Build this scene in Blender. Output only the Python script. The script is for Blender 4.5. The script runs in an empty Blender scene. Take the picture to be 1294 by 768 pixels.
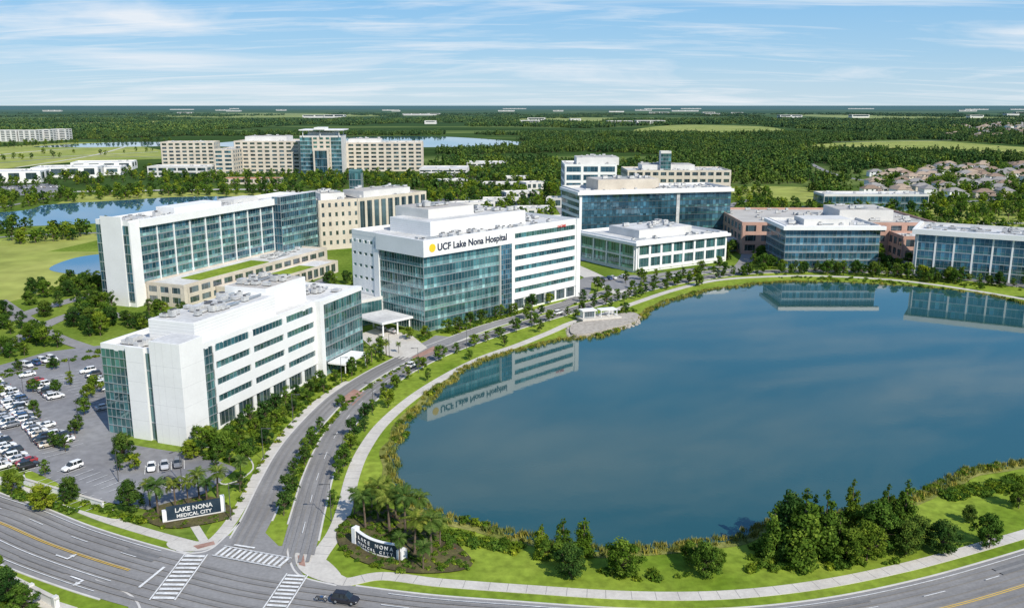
import bpy, math, random
import numpy as np
from mathutils import Vector, noise
from mathutils.geometry import tessellate_polygon
random.seed(7); rng=np.random.default_rng(7)
# ---------------------------------------------------------------- survey
# Drone at 80 m. gp() turns bearings measured on the photograph into real
# ground co-ordinates (metres) so the site plan can be laid out on z=0.
CH=80.0; F=1100.0; PIT=math.atan(251/1100); SP,CP=math.sin(PIT),math.cos(PIT)
def gp(px,py):
    u=(px-647)/F; v=(py-384)/F
    t=CH/(SP+v*CP)
    return (t*u, t*(CP-v*SP))
def GP(l): return [gp(a,b) for a,b in l]
scene=bpy.context.scene
COL=scene.collection
def link(o,parent=None):
    COL.objects.link(o)
    if parent: o.parent=parent
    return o
# ---------------------------------------------------------------- materials
def newmat(name):
    m=bpy.data.materials.new(name); m.use_nodes=True
    nt=m.node_tree; b=nt.nodes['Principled BSDF']
    return m,nt,nt.nodes,nt.links,b
def ramp(N,stops):
    r=N.new('ShaderNodeValToRGB'); e=r.color_ramp.elements
    while len(e)<len(stops): e.new(.5)
    for i,(p,c) in enumerate(stops):
        e[i].position=p; e[i].color=(*c,1)
    return r
def noise_node(N,L,scale,detail=4,vec=None,rough=.55):
    n=N.new('ShaderNodeTexNoise'); n.inputs['Scale'].default_value=scale
    n.inputs['Detail'].default_value=detail; n.inputs['Roughness'].default_value=rough
    if vec is not None: L.new(vec,n.inputs['Vector'])
    return n
def pos(N,L,stretch=None):
    g=N.new('ShaderNodeNewGeometry'); out=g.outputs['Position']
    if stretch:
        m=N.new('ShaderNodeVectorMath'); m.operation='MULTIPLY'; m.inputs[1].default_value=stretch
        L.new(out,m.inputs[0]); out=m.outputs[0]
    return out
def mixc(N,L,fac,a,b,blend='MIX'):
    m=N.new('ShaderNodeMix'); m.data_type='RGBA'; m.blend_type=blend
    for idx,v in ((0,fac),(6,a),(7,b)):
        if hasattr(v,'is_output'): L.new(v,m.inputs[idx])
        elif idx==0: m.inputs[0].default_value=v
        else: m.inputs[idx].default_value=(*v,1)
    return m.outputs[2]
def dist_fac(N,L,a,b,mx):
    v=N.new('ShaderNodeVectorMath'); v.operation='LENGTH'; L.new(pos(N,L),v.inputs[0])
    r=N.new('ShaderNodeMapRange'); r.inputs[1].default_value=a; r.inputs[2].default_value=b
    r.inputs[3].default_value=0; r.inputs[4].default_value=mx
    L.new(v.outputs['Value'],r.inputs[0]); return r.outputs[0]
HAZE=(.075,.15,.175)  # aerial haze painted into far base colours, growing with distance from origin
def pm(name,c1,c2,scale=.3,rough=.85,detail=5,fine=None,fa=.35,metal=0,spec=.3,bump=0,bscale=4,haze=False,stretch=None):
    m,nt,N,L,b=newmat(name)
    n=noise_node(N,L,scale,detail,pos(N,L,stretch)); r=ramp(N,[(.32,c1),(.68,c2)]); L.new(n.outputs[0],r.inputs[0])
    out=r.outputs[0]
    if fine:
        n2=noise_node(N,L,fine,3,pos(N,L)); r2=ramp(N,[(.3,(1-fa,)*3),(.7,(1+fa*.6,)*3)]); L.new(n2.outputs[0],r2.inputs[0])
        out=mixc(N,L,1.0,out,r2.outputs[0],'MULTIPLY')
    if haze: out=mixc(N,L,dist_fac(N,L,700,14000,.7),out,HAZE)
    L.new(out,b.inputs['Base Color'])
    b.inputs['Roughness'].default_value=rough; b.inputs['Metallic'].default_value=metal
    b.inputs['Specular IOR Level'].default_value=spec
    if bump:
        n3=noise_node(N,L,bscale,4,pos(N,L)); bp=N.new('ShaderNodeBump'); bp.inputs['Strength'].default_value=bump
        L.new(n3.outputs[0],bp.inputs['Height']); L.new(bp.outputs[0],b.inputs['Normal'])
    return m
WHITE=pm('white_panel',(.74,.74,.725),(.80,.80,.785),.15,.6,fine=1.5,fa=.03)
WHITE2=pm('offwhite_render',(.58,.575,.55),(.68,.67,.64),.12,.7,fine=1.2,fa=.05)
CREAM=pm('cream_stone',(.52,.46,.38),(.64,.58,.49),.12,.8,fine=1.2,fa=.08)
PINK=pm('terracotta_brick',(.44,.27,.21),(.54,.35,.28),.12,.85,fine=2,fa=.1)
ROOF=pm('roof_membrane',(.48,.48,.47),(.68,.68,.66),.08,.8,fine=.9,fa=.15)
ROOF2=pm('roof_gravel',(.40,.38,.35),(.54,.52,.48),.06,.9,fine=1.2,fa=.15)
ALU=pm('aluminium',(.40,.44,.46),(.5,.53,.55),.5,.35,metal=.6)
DARKM=pm('dark_frame',(.05,.07,.08),(.08,.10,.11),.5,.4)
EQ=pm('rooftop_equipment_grey',(.38,.39,.40),(.62,.62,.6),.4,.6,fine=2,fa=.2)
JOINT=pm('panel_joint_grey',(.5,.5,.5),(.58,.58,.57),.4,.7)
EQD=pm('equipment_dark',(.06,.06,.065),(.12,.12,.12),1,.6)
ASPH=pm('asphalt_worn',(.215,.21,.205),(.285,.28,.275),.05,.9,detail=8,fine=1.3,fa=.13)
ASPH2=pm('asphalt_parking',(.19,.19,.20),(.27,.27,.275),.05,.9,detail=8,fine=.5,fa=.16)
PATCH=pm('asphalt_patch',(.15,.15,.15),(.19,.19,.19),.3,.9,fine=2,fa=.12)
WORN=pm('wheel_track_asphalt',(.185,.18,.175),(.245,.24,.235),.09,.9,detail=8,fine=1.7,fa=.12)
CONC=pm('concrete_path',(.50,.47,.42),(.60,.57,.51),.2,.85,fine=1.5,fa=.1)
KERB=pm('kerb_concrete',(.52,.5,.47),(.62,.6,.56),.4,.85)
PAINT=pm('road_paint_white',(.58,.58,.56),(.8,.8,.78),.8,.7,fine=3,fa=.2)
PAINTY=pm('road_paint_yellow',(.62,.40,.05),(.72,.48,.08),.8,.7)
PAVER=pm('brick_paver',(.30,.17,.13),(.40,.25,.20),.5,.9,fine=3,fa=.15)
LAWN=pm('lawn',(.13,.21,.016),(.27,.345,.045),.045,.95,detail=9,fine=.55,fa=.3,spec=.1)
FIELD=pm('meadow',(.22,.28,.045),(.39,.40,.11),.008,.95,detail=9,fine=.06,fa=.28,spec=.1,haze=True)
MULCH=pm('planting_bed',(.07,.055,.03),(.13,.12,.04),.3,.95,fine=2,fa=.35)
SHOREM=pm('shore_marsh',(.12,.15,.02),(.29,.28,.08),.12,.95,fine=1.3,fa=.35)
ROCK=pm('riprap_stone',(.30,.27,.23),(.48,.44,.38),.8,.9)
SIGND=pm('sign_navy',(.015,.03,.05),(.03,.05,.07),.5,.4)
BARK=pm('bark',(.09,.065,.045),(.17,.13,.095),2,.95)
def glassmat(name,c1,c2,rough=.05,spec=1.0,met=.0):
    m,nt,N,L,b=newmat(name)
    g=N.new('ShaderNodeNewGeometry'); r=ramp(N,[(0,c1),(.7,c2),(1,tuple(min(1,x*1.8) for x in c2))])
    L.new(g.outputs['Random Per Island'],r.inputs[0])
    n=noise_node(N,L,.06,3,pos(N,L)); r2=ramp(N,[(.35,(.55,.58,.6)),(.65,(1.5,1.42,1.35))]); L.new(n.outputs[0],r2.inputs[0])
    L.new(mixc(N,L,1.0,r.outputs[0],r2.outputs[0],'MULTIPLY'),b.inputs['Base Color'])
    b.inputs['Roughness'].default_value=rough; b.inputs['Specular IOR Level'].default_value=spec
    b.inputs['Metallic'].default_value=met; b.inputs['IOR'].default_value=1.7
    return m
GTEAL=glassmat('glass_teal',(.03,.10,.115),(.07,.19,.205),met=.4)
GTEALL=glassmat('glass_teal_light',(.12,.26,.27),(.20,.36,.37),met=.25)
GBLUE=glassmat('glass_blue',(.02,.075,.115),(.055,.15,.21),met=.4)
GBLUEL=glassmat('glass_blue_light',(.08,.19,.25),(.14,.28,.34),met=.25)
GDARK=glassmat('glass_dark',(.015,.03,.04),(.045,.075,.09))
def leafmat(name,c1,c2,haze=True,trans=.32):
    m,nt,N,L,b=newmat(name); N.remove(b)
    g=N.new('ShaderNodeNewGeometry'); at=N.new('ShaderNodeAttribute'); at.attribute_name='tone'
    oi=N.new('ShaderNodeObjectInfo')
    r=ramp(N,[(0,tuple(x*.5 for x in c1)),(.5,c1),(1,c2)])
    a=N.new('ShaderNodeMath'); a.operation='MULTIPLY_ADD'; a.inputs[1].default_value=.35
    L.new(g.outputs['Random Per Island'],a.inputs[0]); L.new(at.outputs['Fac'],a.inputs[2]); L.new(a.outputs[0],r.inputs[0])
    r2=ramp(N,[(0,(.62,.75,.85)),(.5,(1,1,1)),(1,(1.5,1.22,.95))]); L.new(oi.outputs['Random'],r2.inputs[0])
    out=mixc(N,L,1.0,r.outputs[0],r2.outputs[0],'MULTIPLY')
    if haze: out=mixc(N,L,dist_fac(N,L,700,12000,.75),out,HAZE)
    d=N.new('ShaderNodeBsdfDiffuse'); L.new(out,d.inputs[0])
    if trans:
        t=N.new('ShaderNodeBsdfTranslucent'); mx=N.new('ShaderNodeMixShader'); mx.inputs[0].default_value=trans; L.new(out,t.inputs[0])
        L.new(d.outputs[0],mx.inputs[1]); L.new(t.outputs[0],mx.inputs[2]); L.new(mx.outputs[0],N['Material Output'].inputs[0])
    else: L.new(d.outputs[0],N['Material Output'].inputs[0])
    return m
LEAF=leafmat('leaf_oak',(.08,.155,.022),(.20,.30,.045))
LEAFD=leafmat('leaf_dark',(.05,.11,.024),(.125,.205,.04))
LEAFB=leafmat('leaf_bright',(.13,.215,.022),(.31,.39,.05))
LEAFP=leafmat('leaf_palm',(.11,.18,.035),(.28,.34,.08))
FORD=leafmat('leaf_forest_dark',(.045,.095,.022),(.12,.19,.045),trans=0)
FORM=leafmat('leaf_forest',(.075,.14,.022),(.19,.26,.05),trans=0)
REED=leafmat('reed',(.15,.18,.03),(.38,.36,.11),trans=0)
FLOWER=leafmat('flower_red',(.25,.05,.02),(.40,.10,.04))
def watermat(name,c1,c2,bs=.5):
    m,nt,N,L,b=newmat(name)
    n=noise_node(N,L,.006,3,pos(N,L)); r=ramp(N,[(.3,c1),(.7,c2)]); L.new(n.outputs[0],r.inputs[0]); L.new(r.outputs[0],b.inputs['Base Color'])
    b.inputs['Roughness'].default_value=.025; b.inputs['IOR'].default_value=1.5; b.inputs['Specular IOR Level'].default_value=.6
    n1=noise_node(N,L,bs,4,pos(N,L)); n2=noise_node(N,L,.02,2,pos(N,L))
    mu=N.new('ShaderNodeMath'); mu.operation='MULTIPLY'; L.new(n1.outputs[0],mu.inputs[0]); L.new(n2.outputs[0],mu.inputs[1])
    bp=N.new('ShaderNodeBump'); bp.inputs['Strength'].default_value=.05; bp.inputs['Distance'].default_value=.16
    L.new(mu.outputs[0],bp.inputs['Height']); L.new(bp.outputs[0],b.inputs['Normal']); return m
WATER=watermat('lake_water',(.014,.066,.070),(.022,.084,.088))
WATERB=watermat('pond_water',(.03,.11,.19),(.04,.14,.24))
# ---------------------------------------------------------------- mesh helpers
def mesh_obj(name,verts,faces,mats,fm=None,parent=None,data_only=False,smooth=False):
    me=bpy.data.meshes.new(name); me.from_pydata([tuple(v) for v in verts],[],faces)
    for m in mats: me.materials.append(m)
    if fm is not None: me.polygons.foreach_set('material_index',fm)
    if smooth: me.polygons.foreach_set('use_smooth',[True]*len(faces))
    me.update()
    if data_only: return me
    return link(bpy.data.objects.new(name,me),parent)
def smooth(pts,n=8,closed=False):
    out=[];N=len(pts)
    rngi=range(N if closed else N-1)
    for i in rngi:
        if closed: p=[pts[(i+k)%N] for k in (-1,0,1,2)]
        else: p=[pts[max(0,i-1)],pts[i],pts[i+1],pts[min(N-1,i+2)]]
        for k in range(n):
            t=k/n
            out.append(tuple(.5*((2*p[1][j])+(-p[0][j]+p[2][j])*t+(2*p[0][j]-5*p[1][j]+4*p[2][j]-p[3][j])*t*t+(-p[0][j]+3*p[1][j]-3*p[2][j]+p[3][j])*t**3) for j in (0,1)))
    if not closed: out.append(tuple(pts[-1]))
    return out
ZC=[.012]
def nz(): ZC[0]+=.004; return ZC[0]
def sheet(name,pts,mat,z=None):
    z=nz() if z is None else z
    v=[Vector((p[0],p[1],z)) for p in pts]
    tri=tessellate_polygon([v]); f=[]
    for a,b,c in tri:
        if (v[b]-v[a]).cross(v[c]-v[a]).z<0: a,b,c=a,c,b
        f.append((a,b,c))
    return mesh_obj(name,v,f,[mat])
def norms(path):
    out=[]
    for i in range(len(path)):
        a=path[max(0,i-1)]; b=path[min(len(path)-1,i+1)]
        dx,dy=b[0]-a[0],b[1]-a[1]; l=math.hypot(dx,dy) or 1
        out.append((dy/l,-dx/l))    # to the right of travel
    return out
def offs(path,o):
    return [(p[0]+n[0]*o,p[1]+n[1]*o) for p,n in zip(path,norms(path))]
SEG=[]; POLYS=[]
def ribbon(name,path,o0,o1,mat,z=None,thick=0,excl=True):
    z=nz() if z is None else z
    a=offs(path,o0); b=offs(path,o1); v=[];f=[]
    for p,q in zip(a,b):
        v+=[(p[0],p[1],z),(q[0],q[1],z)]
        if thick: v+=[(p[0],p[1],z-thick),(q[0],q[1],z-thick)]
    k=4 if thick else 2
    for i in range(len(path)-1):
        s=i*k;e=s+k
        f.append((s,s+1,e+1,e))
        if thick: f+=[(s+2,s,e,e+2),(s+1,s+3,e+3,e+1)]
    if thick:
        e=(len(path)-1)*k; f+=[(0,2,3,1),(e,e+1,e+3,e+2)]
    if excl:
        c=offs(path,(o0+o1)/2); w=abs(o1-o0)/2
        for i in range(len(c)-1): SEG.append((*c[i],*c[i+1],w))
    return mesh_obj(name,v,f,[mat])
def pip(x,y,poly):
    c=False;j=len(poly)-1
    for i in range(len(poly)):
        xi,yi=poly[i];xj,yj=poly[j]
        if (yi>y)!=(yj>y) and x<(xj-xi)*(y-yi)/(yj-yi)+xi: c=not c
        j=i
    return c
SA=None
def blocked(x,y,m=1.0):
    global SA
    if SA is None: SA=np.array(SEG)
    ax,ay,bx,by,w=SA.T; dx=bx-ax;dy=by-ay
    t=np.clip(((x-ax)*dx+(y-ay)*dy)/(dx*dx+dy*dy+1e-9),0,1)
    if np.any(np.hypot(ax+t*dx-x,ay+t*dy-y)<w+m): return True
    for P,bb in POLYS:
        if bb[0]-m<x<bb[2]+m and bb[1]-m<y<bb[3]+m:
            if pip(x,y,P): return True
            for i in range(len(P)):
                (x0,y0),(x1,y1)=P[i-1],P[i]; ddx,ddy=x1-x0,y1-y0
                tt=max(0,min(1,((x-x0)*ddx+(y-y0)*ddy)/(ddx*ddx+ddy*ddy+1e-9)))
                if math.hypot(x0+tt*ddx-x,y0+tt*ddy-y)<m: return True
    return False
def addpoly(P):
    xs=[p[0] for p in P];ys=[p[1] for p in P]; POLYS.append((P,(min(xs),min(ys),max(xs),max(ys))))
def fill(poly,n,m=1.0,mind=0,check=True):
    xs=[p[0] for p in poly];ys=[p[1] for p in poly];out=[];tries=0
    while len(out)<n and tries<n*25:
        tries+=1
        x=random.uniform(min(xs),max(xs));y=random.uniform(min(ys),max(ys))
        if not pip(x,y,poly): continue
        if check and blocked(x,y,m): continue
        if mind and any((x-a)**2+(y-b)**2<mind*mind for a,b in out): continue
        out.append((x,y))
    return out
def along(path,off,sp,jit=1.0,start=0,end=1e9):
    p=offs(path,off);out=[];acc=0;nxt=start+sp*.5
    for i in range(len(p)-1):
        l=math.dist(p[i],p[i+1])
        while l>0 and acc+l>=nxt and nxt<end:
            t=(nxt-acc)/l; out.append((p[i][0]+(p[i+1][0]-p[i][0])*t+random.uniform(-jit,jit)*.5,p[i][1]+(p[i+1][1]-p[i][1])*t+random.uniform(-jit,jit)*.5)); nxt+=sp*random.uniform(.8,1.2)
        acc+=l
    return out
# ---------------------------------------------------------------- vegetation meshes
def tube(v,f,fm,pts,rad,mi=0,k=6):
    base=len(v)
    for i,(p,r) in enumerate(zip(pts,rad)):
        for j in range(k):
            a=2*math.pi*j/k; v.append((p[0]+r*math.cos(a),p[1]+r*math.sin(a),p[2]))
    for i in range(len(pts)-1):
        for j in range(k):
            a=base+i*k+j;b=base+i*k+(j+1)%k
            f.append((a,b,b+k,a+k)); fm.append(mi)
def leaves(c,R,n,size,rg,flat=.8,up=.3):
    d=rg.normal(size=(n,3)); d/=np.linalg.norm(d,axis=1)[:,None]
    r=R*(rg.random(n)**.45*(.85+.35*rg.random(n)))[:,None]
    p=np.array(c)+d*r*np.array([1,1,flat])
    nrm=d+rg.normal(size=(n,3))*.5+np.array([0,0,up]); nrm/=np.linalg.norm(nrm,axis=1)[:,None]
    t=np.cross(nrm,rg.normal(size=(n,3))); t/=np.linalg.norm(t,axis=1)[:,None]+1e-9
    b=np.cross(nrm,t); s=(size*(.55+.9*rg.random(n)))[:,None]*.5
    return np.stack([p-t*s-b*s*.6,p+t*s*.8-b*s*.7,p+t*s+b*s*.7,p-t*s*.7+b*s],1).reshape(-1,3)
def build_tree(name,trunk,clumps,nl,size,leaf,seed,dat=True,flat=.8):
    rg=np.random.default_rng(seed); v=[];f=[];fm=[];tone=[]
    for pts,rad in trunk: tube(v,f,fm,pts,rad)
    tone+= [.5]*len(f)
    for (c,R) in clumps:
        n=max(6,int(nl*R*R)); lv=leaves(c,R,n,size,rg,flat); b=len(v); v+=lv.tolist()
        f+=[(b+4*i,b+4*i+1,b+4*i+2,b+4*i+3) for i in range(n)]; fm+=[1]*n; tone+=[float(rg.uniform(0,.7))]*n
    me=mesh_obj(name,v,f,[BARK,leaf],fm,data_only=True)
    a=me.attributes.new('tone','FLOAT','FACE'); a.data.foreach_set('value',tone)
    return me
def round_tree(name,seed,h=7,r=2.6,leaf=None,nl=45,size=.42,cb=.3,nc=13,flat=.8,cs=(.28,.5),core=.46):
    rd=random.Random(seed); tr=[];cl=[]
    top=(rd.uniform(-.3,.3),rd.uniform(-.3,.3),h*.6); ex=rd.uniform(0,6.28)
    tr.append(([(0,0,0),(top[0]*.5,top[1]*.5,h*.3),top],[.05*h**.8*.6,.035*h**.8*.6,.012*h]))
    for i in range(nc):
        a=2.4*i+rd.uniform(-.5,.5); q=(i+.5)/nc; z=h*(cb+ (1-cb)*q*.88)
        prof=math.sin(math.pi*min(1,max(.12,(q*.85+.12))))**.7*(1+.22*math.cos(a-ex))
        rr=r*prof*rd.uniform(.5,1.0)
        c=(rr*math.cos(a),rr*math.sin(a),z+rd.uniform(-.06,.06)*h); cl.append((c,r*rd.uniform(*cs)))
        tr.append(([(0,0,h*.25+.2*z*.5),(c[0]*.5,c[1]*.5,(h*.3+z)/2),(c[0]*.9,c[1]*.9,z)],[.014*h,.01*h,.004*h]))
    cl.append(((top[0]*.7,top[1]*.7,h*.86),r*core*.9)); cl.append(((0,0,h*.6),r*core))
    return build_tree(name,tr,cl,nl,size,leaf,seed,flat=flat)
def cone_tree(name,seed,h=10,r=2.3,leaf=None,nl=40,size=.45,cb=.08):
    rd=random.Random(seed); tr=[([(0,0,0),(0,0,h*.5),(0,0,h*.95)],[.022*h,.014*h,.003*h])];cl=[]
    nlv=12; ex=rd.uniform(0,6.28)
    for i in range(nlv):
        q=i/(nlv-1); z=h*(cb+(1-cb)*q*.94)
        w=r*(1-q)**.6*rd.uniform(.75,1.15)+.35
        k=max(1,int(5*(1-q)+1.5))
        for j in range(k):
            a=rd.uniform(0,6.28); rr=w*rd.uniform(.3,.85) if k>1 else 0
            c=(rr*math.cos(a),rr*math.sin(a),z+rd.uniform(-.4,.4)); cl.append((c,w*.36+.28))
            tr.append(([(0,0,z),(c[0]*.8,c[1]*.8,z)],[.006*h,.003*h]))
    return build_tree(name,tr,cl,nl,size,leaf,seed,flat=.9)
def palm_tree(name,seed,h=6.5):
    rd=random.Random(seed);v=[];f=[];fm=[];tone=[]
    lx,ly=rd.uniform(-.5,.5),rd.uniform(-.5,.5)
    tube(v,f,fm,[(lx*t*t,ly*t*t,h*t) for t in (0,.33,.66,1)],[.24,.19,.17,.2],k=8); tone+=[.5]*len(f)
    for i in range(30):
        a=2.4*i; el=rd.uniform(-.45,1.25); ln=rd.uniform(2.3,3.1); pts=[]
        for k in range(8):
            t=k/7; ang=el-1.5*t*t
            if k==0: p=[lx,ly,h]
            else: p=[p[0]+ln/7*math.cos(ang)*math.cos(a),p[1]+ln/7*math.cos(ang)*math.sin(a),p[2]+ln/7*math.sin(ang)]
            pts.append(tuple(p))
        sx,sy=-math.sin(a),math.cos(a); tn=rd.random()*.6
        for k in range(1,7):
            for side in (1,-1):
                for sub in (0,.5):
                    p=pts[k];q=pts[min(7,k+1)]; bx=[p[m]+(q[m]-p[m])*sub for m in range(3)]
                    w=.8*math.sin(math.pi*min(1,(k+sub)/8+.12))
                    dx=(q[0]-p[0]);dy=(q[1]-p[1])
                    t=(bx[0]+sx*side*w+dx*.9,bx[1]+sy*side*w+dy*.9,bx[2]-.28*w-.05)
                    b=len(v); v+= [tuple(bx),(bx[0]+dx*.5,bx[1]+dy*.5,bx[2]+(q[2]-p[2])*.5),t]
                    f.append((b,b+1,b+2)); fm.append(1); tone.append(tn)
    me=mesh_obj(name,v,f,[BARK,LEAFP],fm,data_only=True)
    at=me.attributes.new('tone','FLOAT','FACE'); at.data.foreach_set('value',tone); return me
OAKS=[round_tree('oak_mesh',s,7,2.7,[LEAF,LEAFD,LEAF,LEAFB][s%4],70,.38,nc=16,cs=(.22,.44)) for s in range(6)]
SLIM=[round_tree('elm_mesh',20+s,7,1.9,[LEAF,LEAFD][s%2],90,.32,cb=.25,nc=14) for s in range(4)]
BIGO=[round_tree('big_oak_mesh',40+s,9,3.9,[LEAFD,LEAF,LEAF,LEAFB,LEAFD][s%5],135,.30,cb=.16,nc=38,cs=(.16,.34),core=.5) for s in range(5)]
CYP=[cone_tree('cypress_mesh',60+s,12,3.0,[LEAF,LEAFB,LEAF,LEAFD][s%4],95,.36) for s in range(5)]
PALM=[palm_tree('palm_mesh',80+s,6+s*.7) for s in range(3)]
def tree(kind,x,y,h,z=0):
    arr,base,nm={'oak':(OAKS,7,'oak_tree'),'elm':(SLIM,7,'elm_tree'),'big':(BIGO,9,'live_oak_tree'),'cyp':(CYP,12,'cypress_tree'),'palm':(PALM,8.5,'palm_tree')}[kind]
    o=bpy.data.objects.new(nm,random.choice(arr)); s=h/base
    o.location=(x,y,z); o.scale=(s*random.uniform(.85,1.15),s*random.uniform(.85,1.15),s); o.rotation_euler=(random.uniform(-.03,.03),random.uniform(-.03,.03),random.uniform(0,6.28)); return link(o)
def leaf_blob(name,specs,leaf,size,nl,seed,flat=.8):
    return build_tree(name,[],specs,nl,size,leaf,seed,flat=flat)
BUSH=leaf_blob('shrub_mesh',[((0,0,.45),.6),((.5,.2,.35),.45),((-.4,.3,.35),.42),((.1,-.5,.3),.4)],LEAF,.24,170,5)
BUSHB=leaf_blob('shrub_bright_mesh',[((0,0,.4),.6),((.5,.2,.3),.4),((-.4,.3,.3),.42)],LEAFB,.24,170,6)
FLOW=leaf_blob('flower_mesh',[((0,0,.25),.5),((.5,.2,.2),.4)],FLOWER,.2,150,7,.5)
def reed_mesh():
    rd=random.Random(3);v=[];f=[]
    for i in range(46):
        a=rd.uniform(0,6.28);r=rd.uniform(0,.75);x,y=r*math.cos(a),r*math.sin(a);h=rd.uniform(.4,1.0);b=rd.uniform(0,6.28);w=.08
        lx,ly=rd.uniform(-.35,.35),rd.uniform(-.35,.35)
        n=len(v);v+=[(x-w*math.cos(b),y-w*math.sin(b),0),(x+w*math.cos(b),y+w*math.sin(b),0),(x+lx,y+ly,h)];f.append((n,n+1,n+2))
    me=mesh_obj('reed_mesh',v,f,[REED],data_only=True)
    at=me.attributes.new('tone','FLOAT','FACE'); at.data.foreach_set('value',[rd.random()*.7 for _ in f]); return me
REEDM=reed_mesh()
def forest_patch(seed,leaf,n=15,size=1.5,w=28,nl=3.2):
    rd=random.Random(seed);cl=[];tr=[]
    for i in range(n):
        x,y=rd.uniform(-w/2,w/2),rd.uniform(-w/2,w/2);h=rd.uniform(6.5,14);r=rd.uniform(2.2,3.8)
        if rd.random()<.5:
            for k in range(4): cl.append(((x+rd.uniform(-.4,.4),y+rd.uniform(-.4,.4),h*(.3+.21*k)),r*(1-.2*k)*.9))
        else:
            cl+= [((x,y,h*.5),r),((x+rd.uniform(-1.4,1.4),y+rd.uniform(-1.4,1.4),h*.72),r*.75),((x+rd.uniform(-1,1),y+rd.uniform(-1,1),h*.35),r*.9)]
        tr.append(([(x,y,0),(x,y,h*.7)],[.3,.12]))
    return build_tree('forest_patch',tr,cl,nl,size,leaf,seed,flat=.95)
def small_mass_tree(seed,leaf):
    return round_tree('mass_tree',seed,7,2.8,leaf,14,.75,cb=.2,nc=8)
def scatter(name,me,pts):
    """one named mass: every little quad carries one instance of the child mesh"""
    if not pts: return
    v=[];f=[]
    for x,y,s in pts:
        a=random.uniform(0,6.28);r=s*.7071;n=len(v)
        for k in range(4): v.append((x+r*math.cos(a+k*math.pi/2),y+r*math.sin(a+k*math.pi/2),0.0))
        f.append((n,n+1,n+2,n+3))
    o=mesh_obj(name,v,f,[LAWN]); o.instance_type='FACES'; o.use_instance_faces_scale=True; o.instance_faces_scale=1.0
    o.show_instancer_for_render=False; o.show_instancer_for_viewport=False
    c=bpy.data.objects.new(name+'_clump',me); link(c,o); return o
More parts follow.
